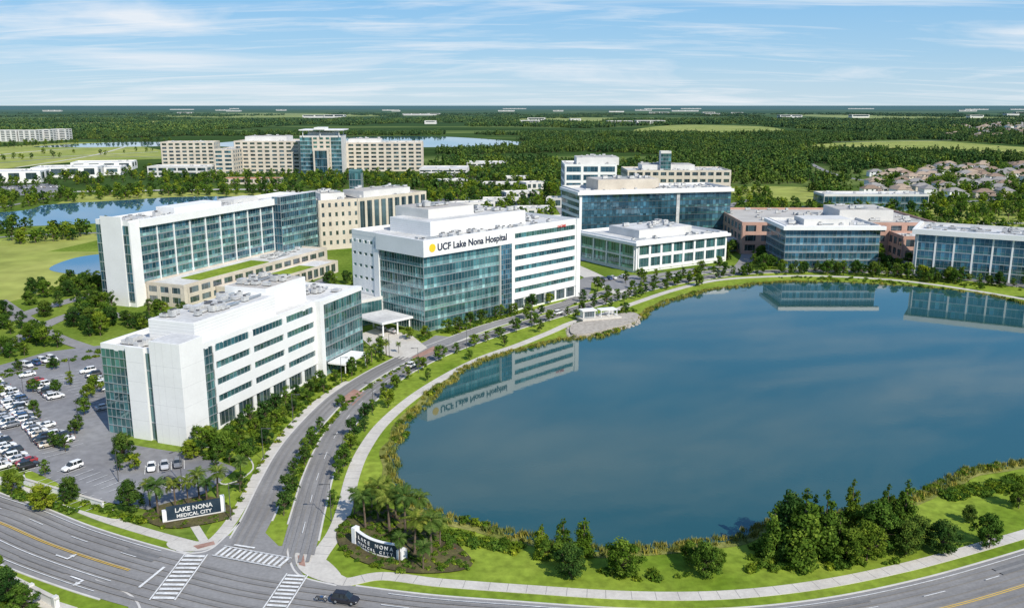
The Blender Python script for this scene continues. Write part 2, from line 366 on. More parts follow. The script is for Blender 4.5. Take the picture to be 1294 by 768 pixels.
# ---------------------------------------------------------------- buildings
class Bld:
    def __init__(s,name,P,d):
        l=math.hypot(*d); s.d=(d[0]/l,d[1]/l); s.P=P
        s.root=bpy.data.objects.new(name,None); s.root.location=(P[0],P[1],0); s.root.rotation_euler=(0,0,math.atan2(d[1],d[0])); link(s.root)
        s.parts={}
    def world(s,u,w): return (s.P[0]+s.d[0]*u-s.d[1]*w, s.P[1]+s.d[1]*u+s.d[0]*w)
    def _p(s,part,mat): return s.parts.setdefault((part,mat.name),([],[],mat))
    def box(s,u0,u1,w0,w1,z0,z1,mat,part='walls'):
        v,f,_=s._p(part,mat);n=len(v)
        v+=[(u0,w0,z0),(u1,w0,z0),(u1,w1,z0),(u0,w1,z0),(u0,w0,z1),(u1,w0,z1),(u1,w1,z1),(u0,w1,z1)]
        f+=[(n,n+3,n+2,n+1),(n+4,n+5,n+6,n+7),(n,n+1,n+5,n+4),(n+1,n+2,n+6,n+5),(n+2,n+3,n+7,n+6),(n+3,n,n+4,n+7)]
    def cyl(s,u,w,z0,z1,r,mat,part,k=14):
        v,f,_=s._p(part,mat);n=len(v)
        for z in (z0,z1):
            for j in range(k): a=6.2832*j/k; v.append((u+r*math.cos(a),w+r*math.sin(a),z))
        for j in range(k): f.append((n+j,n+(j+1)%k,n+k+(j+1)%k,n+k+j))
        f.append(tuple(n+k+j for j in range(k)))
    def sbox(s,side,pl,a0,a1,o0,o1,z0,z1,mat,part):
        if side=='F': s.box(a0,a1,pl-o1,pl-o0,z0,z1,mat,part)
        elif side=='B': s.box(a0,a1,pl+o0,pl+o1,z0,z1,mat,part)
        elif side=='L': s.box(pl-o1,pl-o0,a0,a1,z0,z1,mat,part)
        else: s.box(pl+o0,pl+o1,a0,a1,z0,z1,mat,part)
    def pane(s,side,pl,a0,a1,z0,z1,mat):
        v,f,_=s._p('glazing',mat);n=len(v);o=[.06+random.uniform(-.014,.014) for _ in range(3)]
        o.append(o[0]+o[2]-o[1]); q=[(a0,z0),(a1,z0),(a1,z1),(a0,z1)]
        for (a,z),k in zip(q,o):
            v.append({'F':(a,pl-k,z),'B':(a,pl+k,z),'L':(pl-k,a,z),'R':(pl+k,a,z)}[side])
        f.append((n,n+1,n+2,n+3) if side in 'FR' else (n+3,n+2,n+1,n))
    def fac(s,side,a0,a1,pl,z0,z1,nf,bay=1.5,band=.35,bmat=None,g=None,g2=None,sp=0,proud=.22,mull=None,md=.1,mw=.08,pier=0,pw=1.2,pmat=None,pp=None):
        bmat=bmat or ALU; g=g or GTEAL; g2=g2 or GTEALL; mull=mull or ALU
        fh=(z1-z0)/nf; nb=max(1,round((a1-a0)/bay)); bw=(a1-a0)/nb
        for k in range(nf):
            zb=z0+k*fh
            s.sbox(side,pl,a0,a1,0.0,proud,zb,zb+band,bmat,'floor_bands')
            for i in range(nb):
                x0=a0+i*bw;x1=x0+bw
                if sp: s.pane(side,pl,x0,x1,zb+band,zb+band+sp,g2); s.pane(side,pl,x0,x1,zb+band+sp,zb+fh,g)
                else: s.pane(side,pl,x0,x1,zb+band,zb+fh,g)
            if sp: s.sbox(side,pl,a0,a1,.02,.02+md*.8,zb+band+sp-.03,zb+band+sp+.03,mull,'transoms')
        for i in range(nb+1):
            x=a0+i*bw; s.sbox(side,pl,x-mw/2,x+mw/2,.01,.06+md,z0+.01,z1-.01,mull,'mullions')
        if pier:
            npr=max(1,round((a1-a0)/pier))
            for i in range(npr+1):
                x=a0+(a1-a0)*i/npr; s.sbox(side,pl,max(a0,x-pw/2),min(a1,x+pw/2),.0,(pp or proud+.06),z0,z1+.003,pmat or bmat,'piers')
    def mass(s,u0,u1,w0,w1,z1,mat,z0=0,par=1.0,roof=None,pmat=None):
        s.box(u0,u1,w0,w1,z0,z1,mat,'walls')
        v,f,_=s._p('roof_deck',roof or ROOF);n=len(v); v+=[(u0+.4,w0+.4,z1+.02),(u1-.4,w0+.4,z1+.02),(u1-.4,w1-.4,z1+.02),(u0+.4,w1-.4,z1+.02)]; f.append((n,n+1,n+2,n+3))
        if par:
            p=pmat or mat;e=.05
            s.box(u0-e,u1+e,w0-e,w0+.4,z1-.3,z1+par,p,'parapet'); s.box(u0-e,u1+e,w1-.4,w1+e,z1-.3,z1+par,p,'parapet')
            s.box(u0-e,u0+.4,w0+.4,w1-.4,z1-.3,z1+par,p,'parapet'); s.box(u1-.4,u1+e,w0+.4,w1-.4,z1-.3,z1+par,p,'parapet')
    def units(s,u0,u1,w0,w1,z,n):
        for _ in range(n):
            a=random.uniform(1.2,3.6);b=random.uniform(1,2.6);h=random.uniform(.7,2.0)
            u=random.uniform(u0,max(u0,u1-a));w=random.uniform(w0,max(w0,w1-b))
            s.box(u,u+a,w,w+b,z+.25,z+h,EQ,'rooftop_units'); s.box(u+.1,u+a-.1,w+.1,w+b-.1,z,z+.25,EQD,'unit_curbs')
            if random.random()<.6: s.cyl(u+a/2,w+b/2,z+h,z+h+.25,min(a,b)*.36,EQD,'fans')
            if random.random()<.35:
                L=random.uniform(3,9); s.box(u+a,min(u1,u+a+L),w+b/2-.25,w+b/2+.25,z+.3,z+.75,ALU,'ducts')
    def done(s,u0,u1,w0,w1):
        for (part,_),(v,f,mat) in s.parts.items(): mesh_obj(part,v,f,[mat],parent=s.root)
        addpoly([s.world(u0,w0),s.world(u1,w0),s.world(u1,w1),s.world(u0,w1)])
    def text(s,body,u,w,z,size,mat,rot=(math.pi/2,0,0),part='lettering',ext=.06,align='LEFT'):
        c=bpy.data.curves.new(part,'FONT'); c.body=body; c.size=size; c.extrude=ext; c.align_x=align; c.offset=.02*size
        c.materials.append(mat); o=bpy.data.objects.new(part,c); o.location=(u,w,z); o.rotation_euler=rot; link(o,s.root)
        return o
# ---- medical office building (near)
P0=gp(238,562); d0=(27.7,76.3)
b=Bld('medical_office_building',P0,d0)
b.mass(0,82,0,24,22,WHITE,par=1.3)
b.box(-1.3,7,-.9,8,0,25.5,WHITE,'stair_tower'); b.box(-1.0,6.7,-.6,7.7,25.5,25.55,ROOF,'tower_roof')
b.fac('L',8,10.4,0,0,22,5,bay=1.2,band=.3,g=GTEAL)
b.box(-.8,0,10.4,15.8,0,23.4,WHITE,'end_wall_panel')
for k in range(1,5):
    b.box(-1.306,-1.3,-.9,8,4.9*k,4.9*k+.06,JOINT,'panel_joints'); b.box(-1.3,7,-.906,-.9,4.9*k,4.9*k+.06,JOINT,'panel_joints'); b.box(-.806,-.8,10.4,15.8,4.9*k,4.9*k+.06,JOINT,'panel_joints')
for w_ in (1.4,4.2,6.2): b.box(-1.308,-1.3,w_,w_+.05,0,25.5,JOINT,'panel_joints')
b.fac('L',15.8,24,0,0,22,10,bay=1.37,band=.18,g=GTEAL)
b.fac('F',7,11,0,0,22,10,bay=1.33,band=.18)
b.fac('F',11,57,0,4.4,22,4,bay=1.5,band=2.6,bmat=WHITE,g=GTEAL,proud=.45,pier=15.3,pw=1.6,pmat=WHITE,pp=.455)
b.fac('F',11,57,0,0,4.2,1,bay=1.5,band=.6,bmat=WHITE,g=GDARK,proud=.3,pier=7.6,pw=1.2,pmat=WHITE,pp=.4)
b.box(57,59,-2.2,0,0,23.6,WHITE,'end_fin')
b.box(59,82,-1.6,0,0,22,WHITE2,'bay_core'); b.box(58.9,82.2,-1.9,.2,22,23.4,WHITE,'bay_cap')
b.fac('F',59,82,-1.6,0,22,5,bay=1.5,band=.3,sp=1.1); b.fac('R',-1.6,24,82,0,22,5,bay=1.6,band=.3,sp=1.1)
b.box(10,44,4,18,22,27.5,WHITE,'penthouse_screen'); b.box(10.5,43.5,4.5,17.5,27.5,27.6,ROOF,'penthouse_roof')
for k in range(6): b.box(9.97,44.03,3.97,18.03,22.9+k*.8,22.95+k*.8,JOINT,'screen_louvres')
b.box(44,64,7,21,22,29.2,WHITE,'penthouse_upper'); b.box(44.5,63.5,7.5,20.5,29.2,29.3,ROOF2,'penthouse_upper_roof')
b.units(11,42,5,17,27.6,22); b.units(45,62,8,20,29.3,14); b.units(2,9,10,22,22.1,6); b.units(66,80,3,22,22.1,16); b.units(12,42,19,23,22.1,9)
b.box(60,74,-8,-2.0,3.6,4.1,WHITE,'side_canopy')
for u_ in (61,67,73): b.cyl(u_,-7.5,0,3.6,.2,WHITE,'canopy_columns')
b.done(-1.5,82,-2,24)
# ---- hospital tower
P0=gp(537,420); d0=(.69,.72)
b=Bld('hospital_building',P0,d0); HB=b
b.mass(0,86,0,42,32,WHITE,par=1.5)
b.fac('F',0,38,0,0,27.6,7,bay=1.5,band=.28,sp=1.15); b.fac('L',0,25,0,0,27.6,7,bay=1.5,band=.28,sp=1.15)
b.box(-.9,44.5,-1.3,0,27.6,33.6,WHITE,'sign_fascia'); b.box(-.9,0,0,26,27.6,33.6,WHITE,'side_fascia')
b.box(-.6,0,25,28,0,27.6,WHITE,'side_fin')
b.fac('L',28,42,0,2,30,6,bay=2.3,band=3.6,bmat=WHITE,proud=.3,pier=3.5,pw=1.6,pmat=WHITE,pp=.31)
b.box(38,44.5,-1.0,0,0,27.6,WHITE2,'stair_core'); b.fac('F',38.3,44.2,-1.0,0,27.6,14,bay=1.2,band=.15,g=GBLUE)
b.fac('F',46,84,0,4.8,31,6,bay=1.5,band=2.5,bmat=WHITE,g=GTEAL,proud=.5,pier=38,pw=1.2,pmat=WHITE,pp=.505)
b.fac('F',46,84,0,0,4.5,1,bay=1.5,band=.6,bmat=WHITE,g=GDARK,proud=.3,pier=6.3,pw=1,pmat=WHITE,pp=.4)
b.box(84,86.5,-1.0,0,0,33.5,WHITE,'end_fin'); b.box(44.5,46,-.5,0,0,33.5,WHITE,'mid_fin')
b.fac('R',2,40,86,0,31,7,bay=1.5,band=2.2,bmat=WHITE,proud=.3)
b.box(14,66,12,36,32,37.5,WHITE,'penthouse_screen'); b.box(14.5,65.5,12.5,35.5,37.5,37.6,ROOF,'penthouse_roof')
b.box(20,44,20,40,32,41,WHITE2,'lift_overrun'); b.box(20.4,43.6,20.4,39.6,41,41.1,ROOF2,'overrun_roof')
for k in range(6): b.box(13.97,66.03,11.97,36.03,33+k*.75,33.05+k*.75,JOINT,'screen_louvres')
b.units(2,80,2,11,32.1,30); b.units(45,64,14,34,37.6,18); b.units(22,42,22,38,41.1,10); b.units(68,84,12,40,32.1,14)
NAVY=pm('letter_navy',(.02,.03,.06),(.03,.04,.08),1,.5); GOLD=pm('logo_gold',(.8,.5,.02),(.85,.55,.04),1,.5)
RED=pm('letter_red',(.5,.03,.03),(.6,.05,.04),1,.5)
b.text('UCF Lake Nona Hospital',5.5,-1.42,29.4,3.5,NAVY)
lg=[(3.2+1.5*math.cos(t*.2618),-1.42,30.6+1.5*math.sin(t*.2618)) for t in range(24)]
lo=mesh_obj('logo_disc',lg+[(p[0],-1.3,p[2]) for p in lg],[tuple(range(24))]+[(i,(i+1)%24,24+(i+1)%24,24+i) for i in range(24)],[GOLD],parent=b.root)
b.text('H-CARE',72,-.62,30.9,1.5,RED)
b.box(-16,-2,4,20,5.0,5.7,WHITE,'entrance_canopy'); b.box(-15.7,-2.3,4.3,19.7,5.7,5.75,ROOF,'canopy_deck')
for u,w in ((-15,5),(-15,19),(-8.5,5),(-8.5,19),(-3,5)): b.cyl(u,w,0,5.0,.3,WHITE,'canopy_columns')
b.mass(-30,0,24,40,9,WHITE2,par=.8); b.fac('F',-30,-.7,24,0,8.6,2,bay=1.6,band=.4); b.fac('L',24,40,-30,0,8.6,2,bay=1.6,band=.4)
b.done(-30,86,-1,42)
# ---- research building, left
P0=gp(172,388); d0=(45,112)
b=Bld('research_building',P0,d0)
b.mass(0,122,0,17,33.5,WHITE,par=1.6)
b.box(-.6,0,3,14,0,36.5,WHITE,'end_fin'); b.fac('L',0,3,0,2,33,8,bay=1.5,band=.4,g=GBLUE); b.fac('L',14,17,0,2,33,8,bay=1.5,band=.4,g=GBLUE)
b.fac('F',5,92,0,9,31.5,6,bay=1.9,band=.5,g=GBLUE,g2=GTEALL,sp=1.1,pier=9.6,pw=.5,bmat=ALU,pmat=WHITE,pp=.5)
b.box(0,5,-.6,0,0,34.5,WHITE,'corner_fin'); b.box(4.9,92,-1.6,0,32.0,35.0,WHITE,'roof_fascia')
b.box(92,122,-5,0,0,36,WHITE2,'stair_core'); b.fac('F',92,122,-5,0,36,9,bay=1.6,band=.3,g=GBLUE,sp=1.2,g2=GTEALL); b.fac('R',-5,17,122,0,35,9,bay=1.6,band=.3,g=GBLUE)
b.fac('L',-5,-.2,92,9,36,7,bay=1.5,band=.3,g=GBLUE)
b.units(6,90,3,15,33.6,46); b.box(30,60,4,14,33.5,37,WHITE,'penthouse'); b.box(70,88,5,14,33.5,36.5,WHITE2,'penthouse_small')
b.mass(6,108,-20,-.0,8.6,CREAM,par=.9,roof=ROOF)
b.fac('F',8,106,-20,0,8.0,2,bay=2.4,band=1.6,bmat=CREAM,g=GDARK,pier=7,pw=1.6,pmat=CREAM,pp=.3,proud=.2)
b.fac('L',-19,-1,6,0,8.0,2,bay=2.4,band=1.6,bmat=CREAM,g=GDARK,pier=6,pw=1.6,pmat=CREAM,pp=.3,proud=.2)
b.box(20,66,-16,-6,8.62,8.95,LAWN,'green_roof'); b.units(70,104,-17,-4,8.7,12)
b.mass(24,96,-34,-20.6,5,CREAM,par=.8); b.fac('F',26,94,-34,0,4.6,1,bay=2.4,band=.8,bmat=CREAM,g=GDARK,pier=5,pw=1.2,pmat=CREAM,pp=.3,proud=.2)
b.box(34,80,-32,-23,5.03,5.3,LAWN,'green_roof')
b.done(-1,122,-34,17)
# ---- generic blocks
def block(name,P,d,L,D,Hh,wall,nf,g=None,bay=3,band=1.4,pier=6,pw=1.2,par=1.2,pent=None,style='punch',roof=None,nu=14,g2=None,base=0):
    b=Bld(name,P,d); b.mass(0,L,0,D,Hh,wall,par=par,roof=roof)
    for side,a,pl in (('F',L,0),('L',D,0),('R',D,L)):
        if style=='curtain': b.fac(side,.4,a-.4,pl,base,Hh-.6,nf,bay=bay,band=band,g=g,g2=g2,sp=.9,mw=.12)
        else: b.fac(side,.4,a-.4,pl,base,Hh-.6,nf,bay=bay,band=band,bmat=wall,g=g or GDARK,pier=pier,pw=pw,pmat=wall,proud=.25,pp=.3)
    if pent:
        u0,u1,w0,w1,h=pent; b.box(u0,u1,w0,w1,Hh,Hh+h,WHITE2,'penthouse'); b.box(u0+.4,u1-.4,w0+.4,w1-.4,Hh+h,Hh+h+.1,ROOF2,'penthouse_roof'); b.units(u0+1,u1-1,w0+1,w1-1,Hh+h+.1,8)
    b.units(1.5,L-2,1.5,D-2,Hh+.05,nu)
    b.done(0,L,0,D); return b
block('university_building',(-108,486),(.86,.5),24,46,27,CREAM,5,bay=3,band=2.9,pier=4,pw=2.4,pent=(4,18,8,30,4))
block('university_building',(-88,497),(.62,.78),56,30,27,CREAM,1,bay=3,band=5,pier=5.4,pw=1.7,pent=(10,48,6,24,4),base=2)
b=Bld('clock_tower',(-98,528),(1,0)); b.mass(0,7,0,7,41,GTEAL,par=1); b.fac('F',0,7,0,0,40,10,bay=2,band=.3); b.fac('R',0,7,7,0,40,10,bay=2,band=.3); b.fac('L',0,7,0,0,40,10,bay=2,band=.3); b.done(0,7,0,7)
def px_block(name,x0,x1,y,D,*a,skew=0.0,**k):
    A=gp(x0,y);B=gp(x1,y); return block(name,A,(B[0]-A[0],(B[0]-A[0])*skew),B[0]-A[0],D,*a,**k)
# veterans hospital campus, far left-centre
V=dict(bay=4.5,band=2.2,pier=9,pw=3)
px_block('veterans_hospital_wing',205,270,209,40,30,CREAM,6,skew=.12,**V)
px_block('veterans_hospital_wing',272,296,222,60,29,CREAM,6,g=GBLUE,**V)
px_block('veterans_hospital_wing',298,380,219,60,37,CREAM,8,pent=(10,60,14,50,6),skew=.03,**V)
px_block('veterans_hospital_wing',187,262,224,30,11,WHITE2,2,bay=6,band=2,pier=12,pw=2,nu=6)
A=gp(380,221); b=Bld('veterans_hospital_tower',A,(1,.05))
b.mass(0,48,6,50,44,WHITE2,par=1); b.fac('F',0,14,6,0,43,9,bay=3,band=.6,g=GBLUE,g2=GBLUEL,sp=1.2); b.fac('F',14,36,6,0,43,9,bay=3,band=2.2,bmat=CREAM,pier=7.3,pw=3,pmat=CREAM,pp=.4)
b.fac('F',36,48,6,0,43,9,bay=3,band=.6,g=GBLUE,g2=GBLUEL,sp=1.2); b.fac('L',6,50,0,0,43,9,bay=4,band=2.4,bmat=CREAM)
b.box(16,34,-2,6,0,30,CREAM,'entrance_bay'); b.fac('F',18,32,-2,0,28,3,bay=2.5,band=.5,g=GBLUE)
b.box(8,40,14,40,44,49,WHITE,'penthouse'); b.box(0,52,2,46,51,52,WHITE,'roof_canopy')
for u_ in (4,24,46):
    for w_ in (5,43): b.cyl(u_,w_,44,51,.5,WHITE,'canopy_columns')
b.box(18,30,0,30,52,54.5,WHITE,'canopy_spine'); b.done(0,48,0,50)
px_block('veterans_hospital_wing',430,534,217,50,34,CREAM,7,pent=(10,50,14,40,5),skew=.08,**V)
px_block('parking_garage',530,590,226,50,10,WHITE2,3,bay=6,band=1.6,pier=12,pw=1,nu=3)
px_block('low_office_building',590,640,215,40,8,WHITE2,2,bay=6,band=2,pier=12,pw=2,nu=5)
TERR=pm('terracotta_tile',(.40,.14,.06),(.50,.20,.09),.2,.9)
px_block('low_office_building',280,352,233,20,5.5,CREAM,1,bay=4,band=2,pier=8,pw=2,nu=1,roof=TERR,par=.3)
# dark glass laboratories, centre right
b=Bld('glass_laboratory',gp(731,312),(90,22))
b.mass(0,95,0,34,31,WHITE2,par=1.5)
b.fac('F',1.5,60,0,0,29.5,7,bay=1.9,band=.35,g=GBLUE,g2=GBLUE,sp=1.2,mull=DARKM,bmat=DARKM); b.fac('F',62,95,0,0,29.5,7,bay=1.9,band=.35,g=GBLUE,g2=GTEAL,sp=1.2,mull=DARKM,bmat=DARKM)
b.box(60,62,-.5,0,0,30,EQ,'joint_fin'); b.box(0,1.5,-.6,0,0,32,WHITE,'corner_fin'); b.box(-1.5,96,-2,0,30,31.6,WHITE,'roof_fascia'); b.box(-1.5,0,0,34,30,31.6,WHITE,'roof_fascia')
b.fac('L',0,34,0,0,29.5,7,bay=1.9,band=1.6,bmat=WHITE,g=GBLUE); b.fac('R',0,34,95,0,29.5,7,bay=1.9,band=.35,g=GBLUE,g2=GBLUE,sp=1.2)
b.box(14,52,8,30,31,37.5,CREAM,'penthouse'); b.box(14.5,51.5,8.5,29.5,37.5,37.6,ROOF2,'penthouse_roof'); b.units(16,50,10,28,37.6,16); b.units(2,92,2,7,31.1,18); b.units(56,92,8,32,31.1,20)
b.done(0,95,0,34)
px_block('medical_school_building',713,778,262,46,33,WHITE,5,g=GBLUE,bay=3,band=2.2,pier=14,pw=2,pent=(10,44,8,36,6),nu=30)
px_block('medical_school_building',792,922,252,45,24,CREAM,4,g=GDARK,bay=2.5,band=3.0,pier=7,pw=2,pent=(14,60,10,36,5),nu=50)
b=Bld('stair_tower',gp(838,254),(1,0)); b.mass(0,9,20,29,40,WHITE2,par=1); b.fac('F',0,9,20,22,39,5,bay=2.5,band=.4); b.done(0,9,20,29)
# simulation centre (low white)
b=Bld('simulation_centre',gp(803,345),(53,34))
b.mass(0,62,0,46,14.5,WHITE,par=1.2); b.fac('F',1,61,0,1,13,2,bay=1.8,band=1.6,bmat=WHITE,g=GTEAL,pier=7.5,pw=1.3,pmat=WHITE,pp=.5,proud=.3)
b.fac('L',1,44,0,1,13,2,bay=1.8,band=.8,bmat=WHITE2,g=GTEAL,sp=1.1,pier=10.8,pw=.7,pmat=WHITE,pp=.5)
b.box(-1.5,63,-1.8,0,13.6,14.9,WHITE,'roof_fascia'); b.box(-1.5,0,0,46,13.6,14.9,WHITE,'roof_fascia')
b.box(12,48,12,36,14.5,18.5,WHITE2,'penthouse'); b.box(12.4,47.6,12.4,35.6,18.5,18.6,ROOF,'penthouse_roof'); b.units(14,46,14,34,18.6,14); b.units(2,60,2,10,14.6,12)
b.done(0,62,0,46)
block('covered_walkway',gp(905,318),(1,.1),30,6,6,WHITE,1,g=GTEAL,bay=2,band=.4,style='curtain',nu=2)
# blue lab right
b=Bld('life_science_building',gp(990,339),(1,0))
b.mass(0,47,0,32,20.5,WHITE2,par=1.2); b.fac('F',0,47,0,0,19.5,5,bay=1.8,band=.6,bmat=ALU,g=GBLUE,g2=GBLUEL,sp=.6); b.fac('L',0,32,0,0,19.5,5,bay=1.8,band=.6,bmat=ALU,g=GBLUE,sp=.6,g2=GBLUEL); b.fac('R',0,32,47,0,19.5,5,bay=1.8,band=.9,bmat=ALU,g=GBLUE)
b.box(-2,49,-2.4,0,19.6,21.4,WHITE,'roof_fascia'); b.box(-2,0,0,32,19.6,21.4,WHITE,'roof_fascia')
b.units(2,45,3,30,20.6,24); b.box(12,36,10,26,20.5,23.5,WHITE2,'penthouse'); b.done(0,47,0,32)
block('research_institute',(126,474),(1,-.02),106,70,16.5,PINK,3,g=GDARK,bay=3,band=2,pier=9,pw=3,nu=46,pent=(58,88,16,44,6),roof=ROOF2)
block('institute_wing',(205,452),(1,-.05),32,20,12,PINK,2,bay=3,band=2,pier=6,pw=2,nu=10)
b=Bld('office_building',gp(1152,347),(36,-21))
b.mass(0,50,0,32,21,WHITE2,par=1.2); b.fac('F',1,49,0,0,20,5,bay=1.8,band=.5,g=GBLUE,g2=GTEAL,sp=1.2,bmat=ALU,pier=8,pw=.8,pmat=WHITE,pp=.4); b.fac('L',0,32,0,0,20,5,bay=1.8,band=.9,g=GBLUE,bmat=ALU); b.fac('R',0,32,50,0,20,5,bay=1.8,band=2.4,bmat=WHITE2,g=GBLUE)
b.box(-1.5,51,-2,0,20,22.4,WHITE,'roof_fascia'); b.box(-1.5,0,0,32,20,22.4,WHITE,'roof_fascia'); b.box(48.8,51.2,-1.2,0,0,20,WHITE,'end_fin')
b.units(2,48,3,30,21.1,26); b.done(0,50,0,32)
px_block('tennis_centre_building',1040,1172,267,24,12,WHITE2,2,g=GBLUE,g2=GBLUEL,bay=3,band=.6,style='curtain',nu=14)
for x0,x1,y in ((-6,22,179),(24,46,179),(48,64,178),(66,84,177)):
    px_block('apartment_building',x0,x1,y,30,24,WHITE2,6,bay=7,band=1.8,pier=14,pw=4,nu=4)
for x0,x1,y,h in ((-60,42,233,11),(40,118,226,11),(90,162,216,9),(110,150,222,8)):
    px_block('warehouse_building',x0,x1,y,40,h,WHITE,1,bay=8,band=3.5,pier=16,pw=6,nu=10,skew=.25)
for x,y in ((610,262),(640,255),(560,238),(665,240),(640,232),(690,262),(575,272),(705,290),(610,240),(655,275)):
    A=gp(x,y); block('low_office_building',A,(1,random.uniform(-.3,.5)),random.uniform(22,34),random.uniform(14,20),random.uniform(5,8),WHITE2,1,bay=3,band=1.5,pier=6,pw=2,nu=6)
for i in range(40):
    x=random.uniform(20,1290); y=random.choice((138,139,140,141,142,144,146,149,153,157)); A=gp(x,y); sc=A[1]/6000
    block('distant_warehouse',A,(1,random.uniform(-.1,.1)),random.uniform(40,170)*sc+20,60,random.uniform(11,19),WHITE2,1,bay=40,band=9,pier=80,pw=10,nu=0)
# ---------------------------------------------------------------- ground
m,nt,N,L,bs=newmat('terrain')
n1=noise_node(N,L,.03,6,pos(N,L)); r1=ramp(N,[(.3,(.10,.17,.022)),(.7,(.22,.29,.05))]); L.new(n1.outputs[0],r1.inputs[0])
n2=noise_node(N,L,1.0,7,pos(N,L,(.0005,.0014,0)),.62); r2=ramp(N,[(.40,(.035,.07,.022)),(.52,(.055,.10,.03)),(.57,(.14,.19,.06)),(.62,(.07,.12,.035)),(.70,(.28,.28,.16))]); L.new(n2.outputs[0],r2.inputs[0])
n3=noise_node(N,L,.6,3,pos(N,L)); r3=ramp(N,[(.3,(.7,.7,.7)),(.7,(1.15,1.15,1.15))]); L.new(n3.outputs[0],r3.inputs[0])
near=mixc(N,L,1.0,r1.outputs[0],r3.outputs[0],'MULTIPLY')
n4=noise_node(N,L,1.0,5,pos(N,L,(.004,.012,0)),.7); r4=ramp(N,[(.3,(.6,.62,.65)),(.7,(1.35,1.3,1.2))]); L.new(n4.outputs[0],r4.inputs[0])
far=mixc(N,L,1.0,r2.outputs[0],r4.outputs[0],'MULTIPLY')
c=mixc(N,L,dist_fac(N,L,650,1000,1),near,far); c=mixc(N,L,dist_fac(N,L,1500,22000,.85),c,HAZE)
L.new(c,bs.inputs['Base Color']); bs.inputs['Roughness'].default_value=1; bs.inputs['Specular IOR Level'].default_value=0
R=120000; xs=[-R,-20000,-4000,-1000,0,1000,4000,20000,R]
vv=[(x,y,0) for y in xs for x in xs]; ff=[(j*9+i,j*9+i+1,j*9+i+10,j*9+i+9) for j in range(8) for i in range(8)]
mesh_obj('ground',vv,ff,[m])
sheet('lawn',smooth(GP([(-80,690),(100,655),(250,690),(330,560),(440,450),(560,420),(700,380),(900,335),(1294,330),(1500,380),(1700,560),(1500,700),(1294,740),(900,800),(500,800),(-50,800)]),1,True),LAWN)
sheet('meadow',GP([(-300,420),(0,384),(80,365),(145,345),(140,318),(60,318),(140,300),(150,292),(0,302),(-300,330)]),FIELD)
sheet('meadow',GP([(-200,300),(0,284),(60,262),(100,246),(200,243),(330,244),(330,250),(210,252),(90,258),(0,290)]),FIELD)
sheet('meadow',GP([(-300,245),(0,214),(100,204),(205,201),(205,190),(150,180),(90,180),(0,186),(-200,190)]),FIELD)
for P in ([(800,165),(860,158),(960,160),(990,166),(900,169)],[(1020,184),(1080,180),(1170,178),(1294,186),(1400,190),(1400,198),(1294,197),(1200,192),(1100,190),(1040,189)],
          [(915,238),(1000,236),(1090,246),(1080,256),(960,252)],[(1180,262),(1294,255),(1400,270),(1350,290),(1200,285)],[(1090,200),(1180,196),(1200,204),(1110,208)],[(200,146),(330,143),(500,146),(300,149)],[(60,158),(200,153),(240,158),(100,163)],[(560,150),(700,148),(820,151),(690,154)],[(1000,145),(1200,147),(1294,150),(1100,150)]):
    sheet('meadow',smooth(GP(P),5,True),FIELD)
# airfield-like pale tracks on the far-left meadow
for P,w_ in (([(-100,207),(60,190),(200,183)],7),([(-100,200),(40,199),(200,192)],6),([(20,212),(120,196),(170,182)],5)):
    ribbon('path',smooth(GP(P),4),-w_/2,w_/2,CONC)
# lake
LK=[(493,575),(495,600),(510,625),(540,645),(580,660),(640,675),(690,690),(740,695),(800,696),(860,692),(920,682),(960,668),(1020,655),(1100,645),(1165,628),(1190,612),(1230,598),(1294,588),(1450,560),(1560,500),(1500,430),(1380,395),(1294,383),(1230,370),(1150,362),(1060,357),(980,357),(930,362),(880,370),(835,384),(808,400),(790,412),(755,424),(722,428),(690,434),(640,446),(590,466),(550,494),(515,530),(498,555)]
LKS=smooth(GP(LK),6,True)
LKS=[(x+noise.noise((x*.09,y*.09,0))*1.6,y+noise.noise((x*.09,y*.09,9))*1.6) for x,y in LKS]
cl=LKS+[LKS[0],LKS[1]]
ribbon('lake_shore',cl,-2.6,2.1,SHOREM,excl=False)
sheet('lake_water',LKS,WATER); addpoly(LKS)
for P in ([(-250,282),(10,268),(60,259),(140,254),(230,249),(312,249),(312,258),(250,272),(150,281),(60,285),(0,290),(-250,330)],[(62,340),(95,326),(140,320),(150,322),(150,346),(100,347)],[(260,183),(330,177),(450,173),(560,173),(660,180),(640,185),(560,186),(440,187),(330,187)],[(40,186),(150,180),(250,181),(200,185)]):
    p=smooth(GP(P),6,True); sheet('pond_water',p,WATERB); addpoly(p)
# ---------------------------------------------------------------- roads
main=smooth(GP([(-160,590),(-60,640),(0,662),(60,688),(130,712),(200,732),(300,757),(400,772),(520,788),(640,798),(780,808),(900,810),(1000,804),(1100,790),(1200,768),(1294,741),(1450,690)]),10)
ribbon('road',main,-8.4,8.4,ASPH)
south=smooth(GP([(290,745),(270,800),(230,900),(180,1050)]),6); ribbon('road',south,-8,8,ASPH)
bl=smooth(GP([(300,705),(312,680),(328,650),(345,612),(366,572),(392,538),(428,502),(470,474),(512,452)]),8)
br=smooth(GP([(372,712),(380,684),(390,645),(404,596),(425,550),(455,511),(500,475),(548,450),(600,430),(655,412),(710,396),(765,380),(825,363),(885,352),(940,345),(1040,342),(1160,347),(1294,362),(1450,385)]),8)
bl2=smooth(GP([(512,452),(560,434),(610,415),(660,400),(710,385),(765,370),(825,355),(885,345),(940,340)]),8)
ribbon('road',bl,-3.0,3.0,ASPH); ribbon('road',br,-3.2,3.2,ASPH); ribbon('road',bl2,-2.8,2.8,ASPH)
sheet('road_junction',GP([(236,699),(262,694),(284,678),(330,668),(352,690),(385,690),(374,714),(386,730),(436,742),(430,840),(150,840),(165,752),(150,715)]),ASPH)
